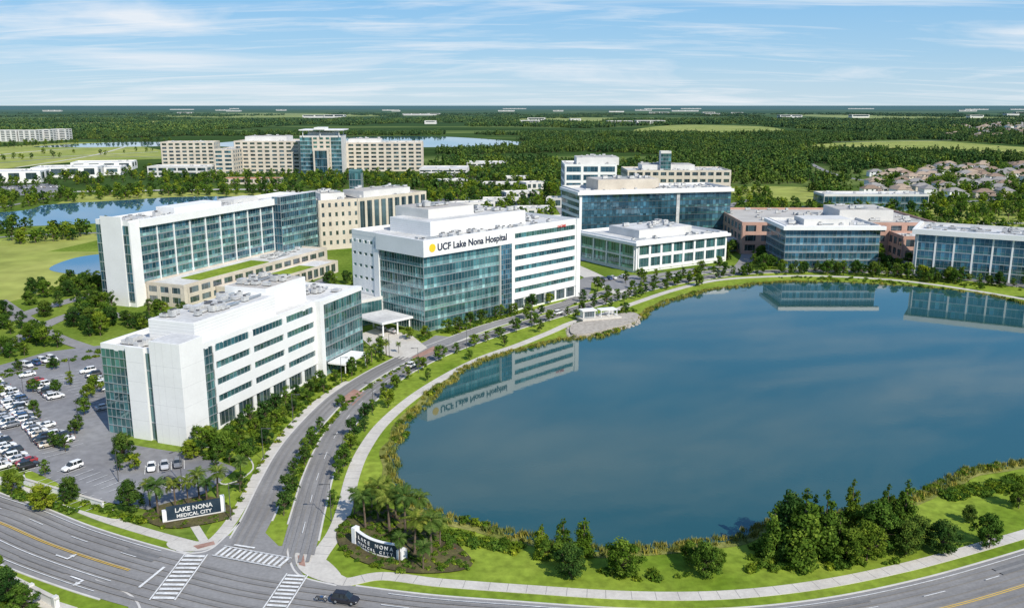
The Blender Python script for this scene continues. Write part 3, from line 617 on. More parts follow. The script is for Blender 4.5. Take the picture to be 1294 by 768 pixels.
paths=[([(-100,500),(20,430),(100,395),(160,400),(230,405),(330,385),(420,350)],6),
([(-80,430),(0,408),(60,388),(120,372)],7),([(-200,325),(0,300),(140,294),(150,296)],5),([(-100,275),(0,262),(60,250),(75,243)],5),
([(60,243),(180,241),(330,240),(450,250),(560,262),(620,300),(680,320),(740,345),(790,372)],10),
([(-200,216),(0,206),(100,198),(205,199)],6),([(540,226),(620,232),(690,250),(720,280),(735,330)],8),
([(560,425),(540,436),(515,440),(486,430),(470,425)],6),([(700,392),(735,372),(745,352),(800,352),(900,338),(950,340)],6),
([(930,345),(945,320),(930,290),(920,262),(960,250)],7),([(1294,352),(1200,345),(1130,335),(1140,300),(1190,285),(1294,282)],7),([(1000,262),(1100,258),(1200,256),(1294,250)],7),([(800,172),(1000,180),(1294,175)],8),([(1020,205),(1090,228),(1294,232)],7),([(0,380),(60,420),(110,440)],5)]
for p,w in paths: ribbon('road',smooth(GP(p),6),-w/2,w/2,ASPH if w<9 else CONC)
LOT=GP([(-60,475),(0,462),(60,445),(135,436),(150,560),(262,578),(300,592),(262,622),(205,648),(120,632),(50,600),(-20,570),(-100,540)])
sheet('parking_lot',LOT,ASPH2)
for P in ([(215,420),(300,395),(330,398),(250,425),(225,432)],[(548,252),(640,246),(690,262),(640,290),(580,282)],[(560,225),(650,222),(690,236),(600,243)],[(745,352),(800,348),(860,352),(780,368)],[(0,236),(60,232),(90,240),(20,248)],[(1110,330),(1150,318),(1160,330),(1140,342)],[(780,268),(920,262),(930,275),(915,283)]):
    sheet('parking_lot',GP(P),ASPH2)
sheet('forecourt_paving',GP([(452,424),(478,414),(520,424),(540,440),(512,456),(478,446)]),CONC)
# islands
ISL=[]
def island(pts,n=5):
    p=smooth(GP(pts),n,True); ribbon('kerb',p+[p[0],p[1]],-.15,.15,KERB,z=.16,thick=.16,excl=False); sheet('planted_island',p,LAWN,z=.13); ISL.append(p)
island([(242,566),(300,570),(320,592),(285,612),(262,596),(228,580)]); island([(66,566),(80,562),(88,572),(76,580)]); island([(70,470),(78,466),(128,508),(120,516)])
island([(40,520),(50,516),(62,528),(54,536)]); island([(10,470),(22,466),(30,474),(20,480)]); island([(110,606),(180,590),(186,596),(120,616)]); island([(88,540),(104,536),(112,552),(100,558)]); island([(-6,498),(4,495),(12,504),(4,509)]); island([(30,600),(56,598),(100,630),(150,648),(140,656),(60,630)])
# kerbs, walks
def kerb(path,o): ribbon('kerb',path,o-.18,o+.18,KERB,z=.16,thick=.16,excl=False)
def cut(path,a,b):
    L=len(path); return path[int(a*L):int(b*L)]
kerb(cut(bl,.13,1),-3.15); kerb(cut(bl,.22,1),3.15); kerb(cut(br,.09,1),-3.35); kerb(cut(br,.06,1),3.35); kerb(bl2,-2.95); kerb(bl2,2.95)
mi=[i for i,p in enumerate(main)]
iL=min(mi,key=lambda i:math.dist(main[i],gp(222,737))); iR=min(mi,key=lambda i:math.dist(main[i],gp(420,776)))
kerb(main[:iL],-8.6); kerb(main[:iL-4],8.6); kerb(main[iR:],-8.6)
for p in ([(222,696),(245,699),(266,694),(285,678),(303,660)],[(362,686),(366,708),(380,728),(425,740)],[(120,733),(158,748),(176,766),(180,800)]):
    kerb(smooth(GP(p),6),0)
walkL=smooth(GP([(230,692),(262,688),(285,668),(305,638),(325,602),(345,568),(372,535),(405,505),(440,482)]),8)
walkR=smooth(GP([(392,722),(405,700),(424,672),(436,640),(446,600),(460,568),(484,535),(522,502),(566,474),(610,452),(655,436),(695,420),(725,407),(765,396),(805,382),(850,367),(900,355),(960,350),(1040,349),(1150,356),(1294,378),(1450,410)]),8)
ribbon('sidewalk',walkL,-1.2,1.2,CONC,z=.09,thick=.09); ribbon('sidewalk',walkR,-1.6,1.6,CONC,z=.10,thick=.1)
wm=offs(main,-12.6); wst=[gp(405,723),gp(425,731),gp(440,735)]; ribbon('sidewalk',smooth(wst+wm[iR+2::6],6),-1.3,1.3,CONC,z=.11,thick=.11)
ribbon('sidewalk',offs(main,-12.0)[:iL],-1.1,1.1,CONC,z=.11,thick=.11)
ribbon('sidewalk',offs(main,13)[:iL-5],-1.2,1.2,CONC,z=.11,thick=.11)
ribbon('sidewalk',smooth(GP([(262,690),(240,655),(215,615),(180,585)]),5),-.8,.8,CONC,z=.085,thick=.08)
# pavement expansion joints
def joints(path,h,z,sp=3.0):
    v=[];f=[];acc=0;nn=norms(path)
    for i in range(len(path)-1):
        acc+=math.dist(path[i],path[i+1])
        if acc>sp:
            acc=0;p=path[i];n=nn[i];t=(-n[1],n[0]);k=len(v)
            for a,b2 in ((-h,-.05),(h,-.05),(h,.05),(-h,.05)): v.append((p[0]+n[0]*a+t[0]*b2,p[1]+n[1]*a+t[1]*b2,z))
            f.append((k,k+1,k+2,k+3))
    mesh_obj('sidewalk_joints',v,f,[JOINTC])
JOINTC=pm('joint_dark',(.25,.24,.22),(.3,.29,.27),1,.9)
joints(walkR,1.58,.104); joints(walkL,1.18,.094); joints(smooth(wst+wm[iR+2::6],6),1.28,.114); joints(offs(main,-12.0)[:iL],1.08,.114)
sheet('corner_plaza',smooth(GP([(373,700),(383,700),(410,706),(432,728),(420,737),(390,728),(376,716)]),5,True),CONC,z=.125)
sheet('corner_plaza',smooth(GP([(215,684),(262,684),(280,676),(268,692),(240,697),(215,693)]),5,True),CONC,z=.127)
sheet('tactile_pad',GP([(376,702),(384,702),(386,716),(378,714)]),PAVER,z=.14)
sheet('tactile_pad',GP([(244,690),(270,684),(272,688),(250,694)]),PAVER,z=.141)
sheet('crossing_pavers',GP([(520,452),(548,438),(560,442),(532,457)]),PAVER); sheet('crossing_pavers',GP([(430,506),(446,492),(462,497),(446,513)]),PAVER)
for a,o,l,w in ((40,-5,7,2.2),(62,3,10,1.2),(88,-4,8,1.6),(120,-6,14,1.0),(150,-5,6,2.4),(30,5,9,1)):
    if a+l<len(main): ribbon('asphalt_patch',main[a:a+l],o-w/2,o+w/2,PATCH,excl=False)
for path,os_ in ((main,(-6.4,-4.9,-2.7,-1.2,1.5,2.9,5,6.4)),(br,(-2.3,-.9,.9,2.3)),(bl,(-1.9,-.4,1.2))):
    for o in os_: ribbon('wheel_track',path,o-.32,o+.32,WORN,excl=False)
bedL=smooth(GP([(180,655),(200,640),(260,628),(290,640),(290,655),(250,665),(210,668)]),5,True); sheet('planting_bed',bedL,MULCH)
bedR=smooth(GP([(425,680),(440,655),(480,640),(540,665),(590,700),(590,720),(520,725),(450,708)]),5,True); sheet('planting_bed',bedR,MULCH)
# markings
def line(path,o,w,mat=PAINT,dash=None,a=0,b=None):
    p=path[a:b] if b else path[a:]
    if not dash: ribbon('road_marking',p,o-w/2,o+w/2,mat,excl=False); return
    z=nz();v=[];f=[];pp=offs(p,o)
    fine=[]
    for i in range(len(pp)-1):
        l=math.dist(pp[i],pp[i+1]);k=max(1,int(l))
        for j in range(k): t=j/k; fine.append((pp[i][0]+(pp[i+1][0]-pp[i][0])*t,pp[i][1]+(pp[i+1][1]-pp[i][1])*t))
    nn=norms(fine)
    for i in range(0,len(fine)-4,dash[0]+dash[1]):
        q=fine[i:i+dash[0]+1]; qn=nn[i:i+dash[0]+1]
        for j in range(len(q)-1):
            n=len(v)
            v+=[(q[j][0]-qn[j][0]*w/2,q[j][1]-qn[j][1]*w/2,z),(q[j][0]+qn[j][0]*w/2,q[j][1]+qn[j][1]*w/2,z),(q[j+1][0]+qn[j+1][0]*w/2,q[j+1][1]+qn[j+1][1]*w/2,z),(q[j+1][0]-qn[j+1][0]*w/2,q[j+1][1]-qn[j+1][1]*w/2,z)]
            f.append((n,n+1,n+2,n+3))
    if f: mesh_obj('road_marking',v,f,[mat])
iE=iR+4; iW=iL-6
line(main,-.25,.16,PAINTY,None,0,iW); line(main,.1,.16,PAINTY,None,0,iW); line(main,-.2,.16,PAINTY,None,iE); line(main,.2,.16,PAINTY,None,iE)
line(main,3.9,.18,PAINT,None,0,iW); line(main,-7.4,.16,PAINT,None,0,iW); line(main,-7.2,.16,PAINT,None,iE); line(main,7.4,.16,PAINT,None,0,iW)
line(main,-3.9,.16,PAINT,(3,6),0,iW); line(main,-3.8,.16,PAINT,(3,6),iE)
line(br,0,.14,PAINT,(3,6),10)
def crosswalk(A,B,w,n):
    A=Vector(A);B=Vector(B);d=(B-A);Ln=d.length;d/=Ln;q=Vector((-d.y,d.x));z=nz();v=[];f=[]
    def quad(a,b,c,e):
        k=len(v); v.extend([(p.x,p.y,z) for p in (a,b,c,e)]); f.append((k,k+1,k+2,k+3))
    st=Ln/n
    for i in range(n):
        a=A+d*(i*st+st*.25);b2=a+d*st*.5; quad(a-q*(w/2-.25),b2-q*(w/2-.25),b2+q*(w/2-.25),a+q*(w/2-.25))
    for s in (-1,1):
        a=A+q*s*(w/2); c2=B+q*s*(w/2); quad(a-q*.12,c2-q*.12,c2+q*.12,a+q*.12)
    mesh_obj('crosswalk_marking',v,f,[PAINT])
crosswalk(gp(248,702),gp(205,760),4.2,11); crosswalk(gp(276,697),gp(362,713),3.6,13); crosswalk(gp(376,727),gp(338,785),3.8,12)
def bar(A,B,w):
    A=Vector(A);B=Vector(B);d=(B-A).normalized();q=Vector((-d.y,d.x))*w/2;z=nz()
    mesh_obj('stop_line',[(*(A-q),z),(*(B-q),z),(*(B+q),z),(*(A+q),z)],[(0,1,2,3)],[PAINT])
bar(gp(208,718),gp(176,744),.5); bar(gp(296,690),gp(322,694),.5)
def arrow(P,d,turn):
    l=math.hypot(*d);d=Vector((d[0]/l,d[1]/l));q=Vector((-d.y,d.x))*turn;P=Vector(P)
    pts=[(-2,-.12),(.8,-.12),(.8,.7),(1.1,.7),(.62,1.7),(.12,.7),(.45,.7),(.45,.15),(-2,.15)]
    sheet('lane_arrow_marking',[tuple(P+d*a*1.2+q*b2*1.2) for a,b2 in pts],PAINT)
i0=min(mi,key=lambda i:math.dist(main[i],gp(95,700))); dd=(main[i0+1][0]-main[i0][0],main[i0+1][1]-main[i0][1])
arrow(offs(main,2)[i0],dd,1); arrow(offs(main,5.8)[i0+6],dd,-1)
# ---------------------------------------------------------------- vehicles
RUB=pm('tyre',(.02,.02,.02),(.03,.03,.03),2,.9); CGL=pm('car_glass',(.015,.02,.025),(.03,.04,.045),1,.08,spec=.8); TAIL=pm('tail_lamp',(.4,.02,.02),(.5,.03,.02),1,.3); HEAD=pm('head_lamp',(.7,.7,.7),(.8,.8,.8),1,.2)
def carmesh(name,paint,suv=False):
    v=[];f=[];fm=[]
    st=[(-2.3,.62,.42,.72),(-2.22,.82,.28,.95),(-1.5,.9,.22,1.0),(0,.92,.2,.98),(1.1,.9,.22,.95),(1.9,.84,.25,.84),(2.25,.7,.32,.66)]
    if suv: st[0]=(-2.3,.75,.42,.95); st[1]=(-2.25,.85,.28,1.05)
    for x,w,zb,zt in st:
        v+=[(x,-w*.9,zb),(x,-w,zb+.15),(x,-w,zt-.2),(x,-w*.88,zt),(x,w*.88,zt),(x,w,zt-.2),(x,w,zb+.15),(x,w*.9,zb)]
    for i in range(len(st)-1):
        for j in range(8):
            a=i*8+j;b2=i*8+(j+1)%8; f.append((a,b2,b2+8,a+8)); fm.append(0)
    f+= [tuple(range(8)),tuple(reversed(range(48,56)))]; fm+=[0,0]
    bx0,bx1,tx0,tx1,h=(-2.1,1.05,-1.9,.25,1.68) if suv else (-1.85,1.1,-1.15,.3,1.42)
    n=len(v); v+=[(bx0,-.8,.93),(bx1,-.8,.93),(bx1,.8,.93),(bx0,.8,.93),(tx0,-.62,h),(tx1,-.62,h),(tx1,.62,h),(tx0,.62,h)]
    f+=[(n,n+1,n+5,n+4),(n+1,n+2,n+6,n+5),(n+2,n+3,n+7,n+6),(n+3,n,n+4,n+7)]; fm+=[1]*4
    n=len(v); v+=[(tx0-.03,-.64,h-.02),(tx1+.03,-.64,h-.02),(tx1+.03,.64,h-.02),(tx0-.03,.64,h-.02),(tx0+.08,-.52,h+.05),(tx1-.08,-.52,h+.05),(tx1-.08,.52,h+.05),(tx0+.08,.52,h+.05)]
    f+=[(n+4,n+5,n+6,n+7),(n,n+1,n+5,n+4),(n+1,n+2,n+6,n+5),(n+2,n+3,n+7,n+6),(n+3,n,n+4,n+7)]; fm+=[0]*5
    def bx(x0,x1,y0,y1,z0,z1,mi):
        n=len(v); v.extend([(x0,y0,z0),(x1,y0,z0),(x1,y1,z0),(x0,y1,z0),(x0,y0,z1),(x1,y0,z1),(x1,y1,z1),(x0,y1,z1)])
        f.extend([(n,n+3,n+2,n+1),(n+4,n+5,n+6,n+7),(n,n+1,n+5,n+4),(n+1,n+2,n+6,n+5),(n+2,n+3,n+7,n+6),(n+3,n,n+4,n+7)]); fm.extend([mi]*6)
    for s in (-1,1):
        for xp in (-.75,.1): bx(xp-.04,xp+.04,s*.71-.1,s*.71+.1,.93,h-.05,0)
        bx(2.08,2.2,s*.6-.16,s*.6+.16,.52,.66,4); bx(-2.32,-2.2,s*.66-.13,s*.66+.13,.7,.88,3); bx(.75,.95,s*.98-.1,s*.98+.1,.95,1.08,0)
        for xw in (-1.4,1.4):
            n=len(v)
            for y in (s*.72,s*.93):
                for k in range(14): a=6.2832*k/14; v.append((xw+.34*math.cos(a),y,.34+.34*math.sin(a)))
            for k in range(14): f.append((n+k,n+(k+1)%14,n+14+(k+1)%14,n+14+k)); fm.append(2)
            f.append(tuple(n+14+k for k in range(14))); fm.append(2)
            n=len(v)
            for k in range(10): a=6.2832*k/10; v.append((xw+.2*math.cos(a),s*.935,.34+.2*math.sin(a)))
            f.append(tuple(range(n,n+10))); fm.append(5)
    return mesh_obj(name,v,f,[paint,CGL,RUB,TAIL,HEAD,ALU],fm,data_only=True)
def paint(n,c): return pm(n,c,tuple(min(1,x*1.06) for x in c),1,.25,spec=.6)
CARS=[carmesh('car_mesh',paint('paint_'+n,c),s) for n,c,s in (('white',(.75,.75,.74),False),('white',(.75,.75,.74),True),('silver',(.45,.46,.48),False),('black',(.02,.02,.025),True),('grey',(.16,.17,.19),False),('red',(.30,.03,.03),False),('blue',(.04,.09,.2),True),('beige',(.45,.40,.32),False))]
CW=[5,5,4,3,3,.5,1,1]
def car(name,x,y,ang,me=None):
    o=bpy.data.objects.new(name,me or random.choices(CARS,CW)[0]); o.location=(x,y,.05 if me is None else .4*0+.3*0+.12); o.location.z=max(.05,ZC[0]+.005); o.rotation_euler=(0,0,ang); return link(o)
def row(A,B,fill_p=.8,lines=True,side=1,sw=2.75):
    A=Vector(A);B=Vector(B);d=(B-A);Ln=d.length;d/=Ln;q=Vector((-d.y,d.x))*side;n=int(Ln/sw);v=[];f=[];z=nz()
    for i in range(n+1):
        p=A+d*sw*i; e=p+q*5.2
        if lines:
            k=len(v); v+=[(*(p-d*.07),z),(*(p+d*.07),z),(*(e+d*.07),z),(*(e-d*.07),z)]; f.append((k,k+1,k+2,k+3))
        if i<n and random.random()<fill_p:
            c=p+d*sw*.5+q*(2.7+random.uniform(-.25,.25))
            if not any(pip(c.x,c.y,I) for I in ISL): car('parked_car',c.x,c.y,math.atan2(q.y,q.x)+random.choice((0,math.pi))+random.uniform(-.03,.03))
    if f: mesh_obj('parking_bay_marking',v,f,[PAINT])
row(gp(-5,508),gp(60,583),.95,side=1); row(gp(-45,540),gp(28,602),.95,side=1); row(gp(-40,505),gp(-5,545),.9,side=-1); row(gp(-45,530),gp(22,592),.9,side=-1)
row(gp(183,601),gp(242,593),.95,side=1); row(gp(72,598),gp(150,628),.15,side=1); row(gp(66,604),gp(140,636),.05,side=-1)
row(gp(66,478),gp(122,524),.5,side=1); row(gp(60,530),gp(110,565),.3,side=-1); row(gp(20,478),gp(62,512),.8,side=1); row(gp(-30,480),gp(20,520),.85,side=1); row(gp(95,470),gp(128,500),.6,side=1); row(gp(-20,492),gp(30,540),.8,side=-1)
row(gp(205,628),gp(262,606),.2,side=1); row(gp(0,470),gp(70,452),.85,side=-1)
row(gp(560,262),gp(660,256),.85,side=1);row(gp(565,268),gp(670,262),.85,side=1);row(gp(575,275),gp(670,270),.85,side=1);row(gp(585,282),gp(650,280),.85,side=1)
row(gp(570,232),gp(670,230),.85,side=1);row(gp(575,237),gp(660,235),.85,side=1);row(gp(752,358),gp(800,352),.8,side=1);row(gp(225,425),gp(290,404),.6,side=1)
row(gp(10,240),gp(80,237),.7,side=1);row(gp(790,272),gp(900,268),.8,side=1)
p=gp(437,763); i1=min(mi,key=lambda i:math.dist(main[i],p)); hd=math.atan2(main[i1+1][1]-main[i1][1],main[i1+1][0]-main[i1][0])
car('suv_car',p[0],p[1],hd,CARS[3])
for x,y,t in ((520,466,1),(700,397,1),(860,352,0)):
    q=gp(x,y); pth=br if t else bl2
    j=min(range(len(pth)-1),key=lambda i:math.dist(pth[i],q)); car('car',pth[j][0]+.8,pth[j][1],math.atan2(pth[j+1][1]-pth[j][1],pth[j+1][0]-pth[j][0]),CARS[(x//10)%3])
for u,w in ((-9,8),(-9,14)): X,Y=HB.world(u,w); car('car',X,Y,math.atan2(.72,.69)+1.57,CARS[2])
def motorcycle(x,y,ang):
    r=bpy.data.objects.new('motorcycle',None); r.location=(x,y,ZC[0]); r.rotation_euler=(0,0,ang); link(r)
    for nm,xw in (('front_wheel',.75),('rear_wheel',-.72)):
        bpy.ops.mesh.primitive_torus_add(major_radius=.29,minor_radius=.08,major_segments=20,minor_segments=8,location=(xw,0,.36),rotation=(math.pi/2,0,0)); o=bpy.context.object; o.name=nm; o.data.materials.append(RUB); o.parent=r
    bb=Bld.__new__(Bld); bb.parts={}; bb.root=r
    bb.box(-.35,.3,-.14,.14,.3,.62,EQD,'engine'); bb.box(-.1,.4,-.16,.16,.68,.92,CARS[6].materials[0],'fuel_tank'); bb.box(-.85,-.1,-.13,.13,.72,.84,EQD,'seat'); bb.box(-.78,.0,-.04,.04,.4,.72,ALU,'frame')
    bb.box(.55,.62,-.4,.4,1.02,1.07,EQD,'handlebar'); bb.box(.6,.68,-.09,.09,.4,1.0,ALU,'fork'); bb.box(.62,.78,-.1,.1,.82,1.0,HEAD,'headlight'); bb.box(-1.0,-.5,-.22,-.16,.3,.4,ALU,'exhaust')
    for (part,_),(v,f,mat) in bb.parts.items(): mesh_obj(part,v,f,[mat],parent=r)
q=gp(406,762); motorcycle(q[0],q[1],hd)
# ---------------------------------------------------------------- signs, lamps, terrace
A=Vector(gp(206,662));B=Vector(gp(285,648)); b=Bld('monument_sign',tuple(A),tuple(B-A)); Ls=(B-A).length
b.box(0,Ls,0,.9,0,.5,WHITE2,'plinth'); b.box(.8,Ls-.8,.15,.75,.5,3.2,SIGND,'sign_panel'); b.box(0,.8,-.1,1.0,.5,2.6,WHITE,'end_post'); b.box(Ls-.8,Ls,-.1,1.0,.5,3.7,WHITE,'end_post')
b.text('LAKE NONA',Ls/2,.13,1.95,1.25,PAINT,align='CENTER',ext=.03); b.text('MEDICAL CITY',Ls/2,.13,.8,1.0,PAINT,align='CENTER',ext=.03); b.done(0,Ls,0,1)
A=Vector(gp(504,708));C=Vector(gp(450,688)); b=Bld('monument_sign',tuple(C),tuple(A-C)); Ls=(A-C).length
K=12
def cv(t): return (Ls*t,-1.1*math.sin(math.pi*t))
for k in range(K):
    p,q=cv(k/K),cv((k+1)/K)
    for z0,z1,o,mt,pt in ((0,.5,.12,WHITE2,'plinth'),(.5,2.9,0,SIGND,'curved_panel'),(2.9,3.0,.05,WHITE,'coping')):
        v,f,_=b._p(pt,mt);n=len(v); v+=[(p[0],p[1]-o,z0),(q[0],q[1]-o,z0),(q[0],q[1]+.6+o,z0),(p[0],p[1]+.6+o,z0),(p[0],p[1]-o,z1),(q[0],q[1]-o,z1),(q[0],q[1]+.6+o,z1),(p[0],p[1]+.6+o,z1)]
        f+=[(n+4,n+5,n+6,n+7),(n,n+1,n+5,n+4),(n+1,n+2,n+6,n+5),(n+2,n+3,n+7,n+6),(n+3,n,n+4,n+7)]
for row_,z_,s_ in (('LAKE NONA',1.75,1.0),('MEDICAL CITY',.8,.75)):
    for i,ch in enumerate(row_):
        t=.12+.76*i/(len(row_)-1); x,y=cv(t); b.text(ch,x,y-.1,z_,s_,PAINT,rot=(math.pi/2,0,math.atan2(-1.1*math.pi*math.cos(math.pi*t),Ls)),align='CENTER',ext=.04)
b.box(Ls-.2,Ls+1.0,-.4,1.2,0,2.2,WHITE,'end_block'); b.box(-.8,.1,-.3,1,0,3.4,WHITE,'end_post'); b.done(0,Ls,-1.7,1)
def lampmesh():
    v=[];f=[];fm=[]; tube(v,f,fm,[(0,0,0),(0,0,.5),(0,0,8)],[.14,.1,.06])
    def bx(x0,x1,y0,y1,z0,z1):
        n=len(v); v.extend([(x0,y0,z0),(x1,y0,z0),(x1,y1,z0),(x0,y1,z0),(x0,y0,z1),(x1,y0,z1),(x1,y1,z1),(x0,y1,z1)])
        f.extend([(n,n+3,n+2,n+1),(n+4,n+5,n+6,n+7),(n,n+1,n+5,n+4),(n+1,n+2,n+6,n+5),(n+2,n+3,n+7,n+6),(n+3,n,n+4,n+7)])
    bx(0,1.6,-.04,.04,7.8,7.9); bx(1.3,2.1,-.18,.18,7.75,7.9)
    return mesh_obj('lamp_mesh',v,f,[EQD],data_only=True)
LM=lampmesh()
def lamp(x,y,a): o=bpy.data.objects.new('street_lamp',LM); o.location=(x,y,0); o.rotation_euler=(0,0,a); link(o)
for x,y in along(br,5,32,0): lamp(x,y,math.pi)
for x,y in along(bl,-5,30,0): lamp(x,y,0)
for x,y in ((30,500),(90,485),(100,545),(150,610),(40,560),(230,612)): lamp(*gp(x,y),random.uniform(0,6))
T=smooth(GP([(722,414),(740,408),(790,398),(806,400),(800,410),(770,418),(740,425),(722,424)]),4,True)
zt=1.0; top=[(x,y,zt) for x,y in T]; bot=[(x,y,0) for x,y in T]; nT=len(T)
tr=tessellate_polygon([[Vector(p) for p in top]])
mesh_obj('lakeside_terrace',top+bot,[tuple(t) for t in tr]+[(i,(i+1)%nT,nT+(i+1)%nT,nT+i) for i in range(nT)],[ROCK])
b=Bld('pavilion',gp(738,410),(1,.35)); b.box(0,16,1,8,1.0,1.6,CONC,'base'); b.box(1,6,3,6,1.6,4.2,WHITE2,'kiosk'); b.box(.5,6.5,2.6,6.4,4.2,4.6,WHITE,'roof'); b.fac('F',1.5,5.5,3,1.7,4,1,bay=1,band=.4,g=GDARK)
b.box(8,15,2.5,6.5,4.0,4.25,WHITE,'pergola_roof')
for u in (8.2,11.5,14.8):
    for w_ in (2.7,6.3): b.box(u-.12,u+.12,w_-.12,w_+.12,1.6,4.0,WHITE,'pergola_posts')
    b.box(u-.6,u+.6,4,5,1.6,2.1,EQ,'benches')
b.done(0,16,1,8)
def rockmesh():
    bpy.ops.mesh.primitive_ico_sphere_add(subdivisions=2,radius=.5); o=bpy.context.object; me=o.data
    for v in me.vertices: v.co*=1+noise.noise(v.co*2.3)*.6; v.co.z*=.7
    me.materials.append(ROCK); bpy.data.objects.remove(o); return me
RM=rockmesh()
rp=[]
for i in range(len(T)):
    for _ in range(9):
        a=random.random(); p=T[i];q=T[(i+1)%len(T)]; rp.append((p[0]+(q[0]-p[0])*a+random.uniform(-1.2,1.2),p[1]+(q[1]-p[1])*a+random.uniform(-2,.5),random.uniform(.6,1.7)))
scatter('riprap_rocks',RM,rp)
b=Bld('garden_wall',gp(-20,722),(gp(70,768)[0]-gp(-20,722)[0],gp(70,768)[1]-gp(-20,722)[1])); b.box(0,22,0,.5,0,1.6,WHITE,'wall'); b.box(-.1,22.1,-.1,.6,1.6,1.75,CONC,'coping')
for k in range(4): b.box(k*7,k*7+.8,-.2,.7,0,2.0,WHITE2,'pier')
b.done(0,22,0,.5)
b=Bld('garden_wall',gp(30,612),(gp(190,660)[0]-gp(30,612)[0],gp(190,660)[1]-gp(30,612)[1])); b.box(0,25,0,.4,0,1.3,WHITE,'wall'); b.box(-.1,25.1,-.1,.5,1.3,1.42,CONC,'coping'); b.done(0,25,0,.4)
# ---------------------------------------------------------------- houses
ROOFT=[pm('shingle_'+n,c,tuple(x*1.25 for x in c),.6,.9,fine=2,fa=.2) for n,c in (('brown',(.22,.16,.12)),('grey',(.24,.23,.22)),('tan',(.32,.25,.19)))]
def housemesh(roof,wall):
    v=[];f=[];fm=[]
    def blk(x0,x1,y0,y1,h,rh,ov=.6):
        n=len(v); v.extend([(x0,y0,0),(x1,y0,0),(x1,y1,0),(x0,y1,0),(x0,y0,h),(x1,y0,h),(x1,y1,h),(x0,y1,h)])
        f.extend([(n,n+1,n+5,n+4),(n+1,n+2,n+6,n+5),(n+2,n+3,n+7,n+6),(n+3,n,n+4,n+7)]); fm.extend([0]*4)
        n=len(v); w=min(x1-x0,y1-y0)/2
        if x1-x0>y1-y0: r=[(x0+w,(y0+y1)/2,h+rh),(x1-w,(y0+y1)/2,h+rh)]
        else: r=[((x0+x1)/2,y0+w,h+rh),((x0+x1)/2,y1-w,h+rh)]
        v.extend([(x0-ov,y0-ov,h-.1),(x1+ov,y0-ov,h-.1),(x1+ov,y1+ov,h-.1),(x0-ov,y1+ov,h-.1)]+r)
        if x1-x0>y1-y0: q=[(n,n+1,n+5,n+4),(n+1,n+2,n+5),(n+2,n+3,n+4,n+5),(n+3,n,n+4)]
        else: q=[(n,n+1,n+4),(n+1,n+2,n+5,n+4),(n+2,n+3,n+5),(n+3,n,n+4,n+5)]
        f.extend(q); fm.extend([1]*4)
    blk(-8,8,-5.5,5.5,5.6,3); blk(2,8.5,-10,-5.4,3,2)
    for x,z,w,h,y in ((-6,1,1.6,1.5,-5.52),(-2.5,.1,1.1,2.2,-5.52),(-6,3.6,1.6,1.4,-5.52),(-1,3.6,1.6,1.4,-5.52),(3,3.9,1.4,1.2,-5.52),(3,.1,4.6,2.3,-10.02)):
        n=len(v); v.extend([(x,y,z),(x+w,y,z),(x+w,y,z+h),(x,y,z+h)]); f.append((n,n+1,n+2,n+3)); fm.append(2)
    return mesh_obj('house_mesh',v,f,[wall,roof,GDARK],fm,data_only=True)
HM=[housemesh(r,w) for r in ROOFT for w in (WHITE,CREAM)]
HZ=GP([(1085,246),(1105,222),(1200,211),(1330,211),(1400,240),(1300,254),(1180,250)])
hp=fill(HZ,90,9,21)
HZ2=GP([(1190,178),(1200,160),(1294,156),(1400,160),(1400,176),(1294,174)]); hp2=fill(HZ2,110,9,24)
for x,y in hp+hp2:
    s_=1 if y<1500 else 1.3
    o=bpy.data.objects.new('suburban_house',random.choice(HM)); o.location=(x,y,0); o.scale=(s_,)*3; o.rotation_euler=(0,0,random.choice((0,.3,-.3,math.pi/2))+random.uniform(-.1,.1)); link(o); addpoly([(x-9,y-9),(x+9,y-9),(x+9,y+7),(x-9,y+7)])
# ---------------------------------------------------------------- planting
def T_(k,x,y,hpx):
    X,Y=gp(x,y); t=CH/(SP+(y-384)/F*CP); tree(k,X,Y,hpx*t/F*1.03)
for a in ((685,702,44),(712,706,56),(737,702,52),(990,702,90),(1012,714,104),(1040,706,92),(1075,668,66),(1120,668,60),(1140,672,72),(1058,700,60),(975,706,74),(1028,700,80)): T_('cyp',*a)
for a in ((722,730,46),(785,728,50),(890,727,46),(872,712,30),(1095,708,52),(1190,700,46),(1250,692,46),(1287,642,34),(1160,690,40),(1075,712,48),(1105,690,60),(1000,690,66),(1145,700,44),(1225,660,24),(690,706,26),(910,712,20)): T_('big',*a)
for a in ((462,668,58),(478,660,54),(492,672,62),(512,676,60),(524,700,54),(545,700,58),(505,712,44),(535,720,44),(470,645,46),(488,640,40),(556,690,42),(448,650,40),(500,655,50),(530,665,48),(200,650,54),(222,644,48),(252,632,48),(275,628,46),(305,612,38),(238,640,38),(262,640,44),(190,640,36)): T_('palm',*a)
for a in ((165,645,40),(90,632,32),(52,645,36),(15,624,32),(157,583,38),(240,580,26),(285,572,30),(335,562,22),(10,760,46),(-15,745,50),(30,775,40),(265,560,24),(300,552,24)): T_('big',*a)
for path,off,sp,h0,h1 in ((br,5.0,9,4,6),(br,-4.8,9.5,3.8,6),(bl,-5.6,9,4.2,6.2),(bl,4.6,11,3.8,5.4),(bl2,-4.6,11,4.5,7),(walkR,-3,22,3.5,5.5)):
    for x,y in along(path,off,sp,1.2,start=14):
        if math.dist((x,y),gp(330,700))>13 and not blocked(x,y,.6): tree(random.choice(('oak','oak','elm','elm')),x,y,random.uniform(h0,h1))
for I in ISL:
    for x,y in fill(I,2,0,2.2,False): tree(random.choice(('oak','elm')),x,y,random.uniform(3.2,5))
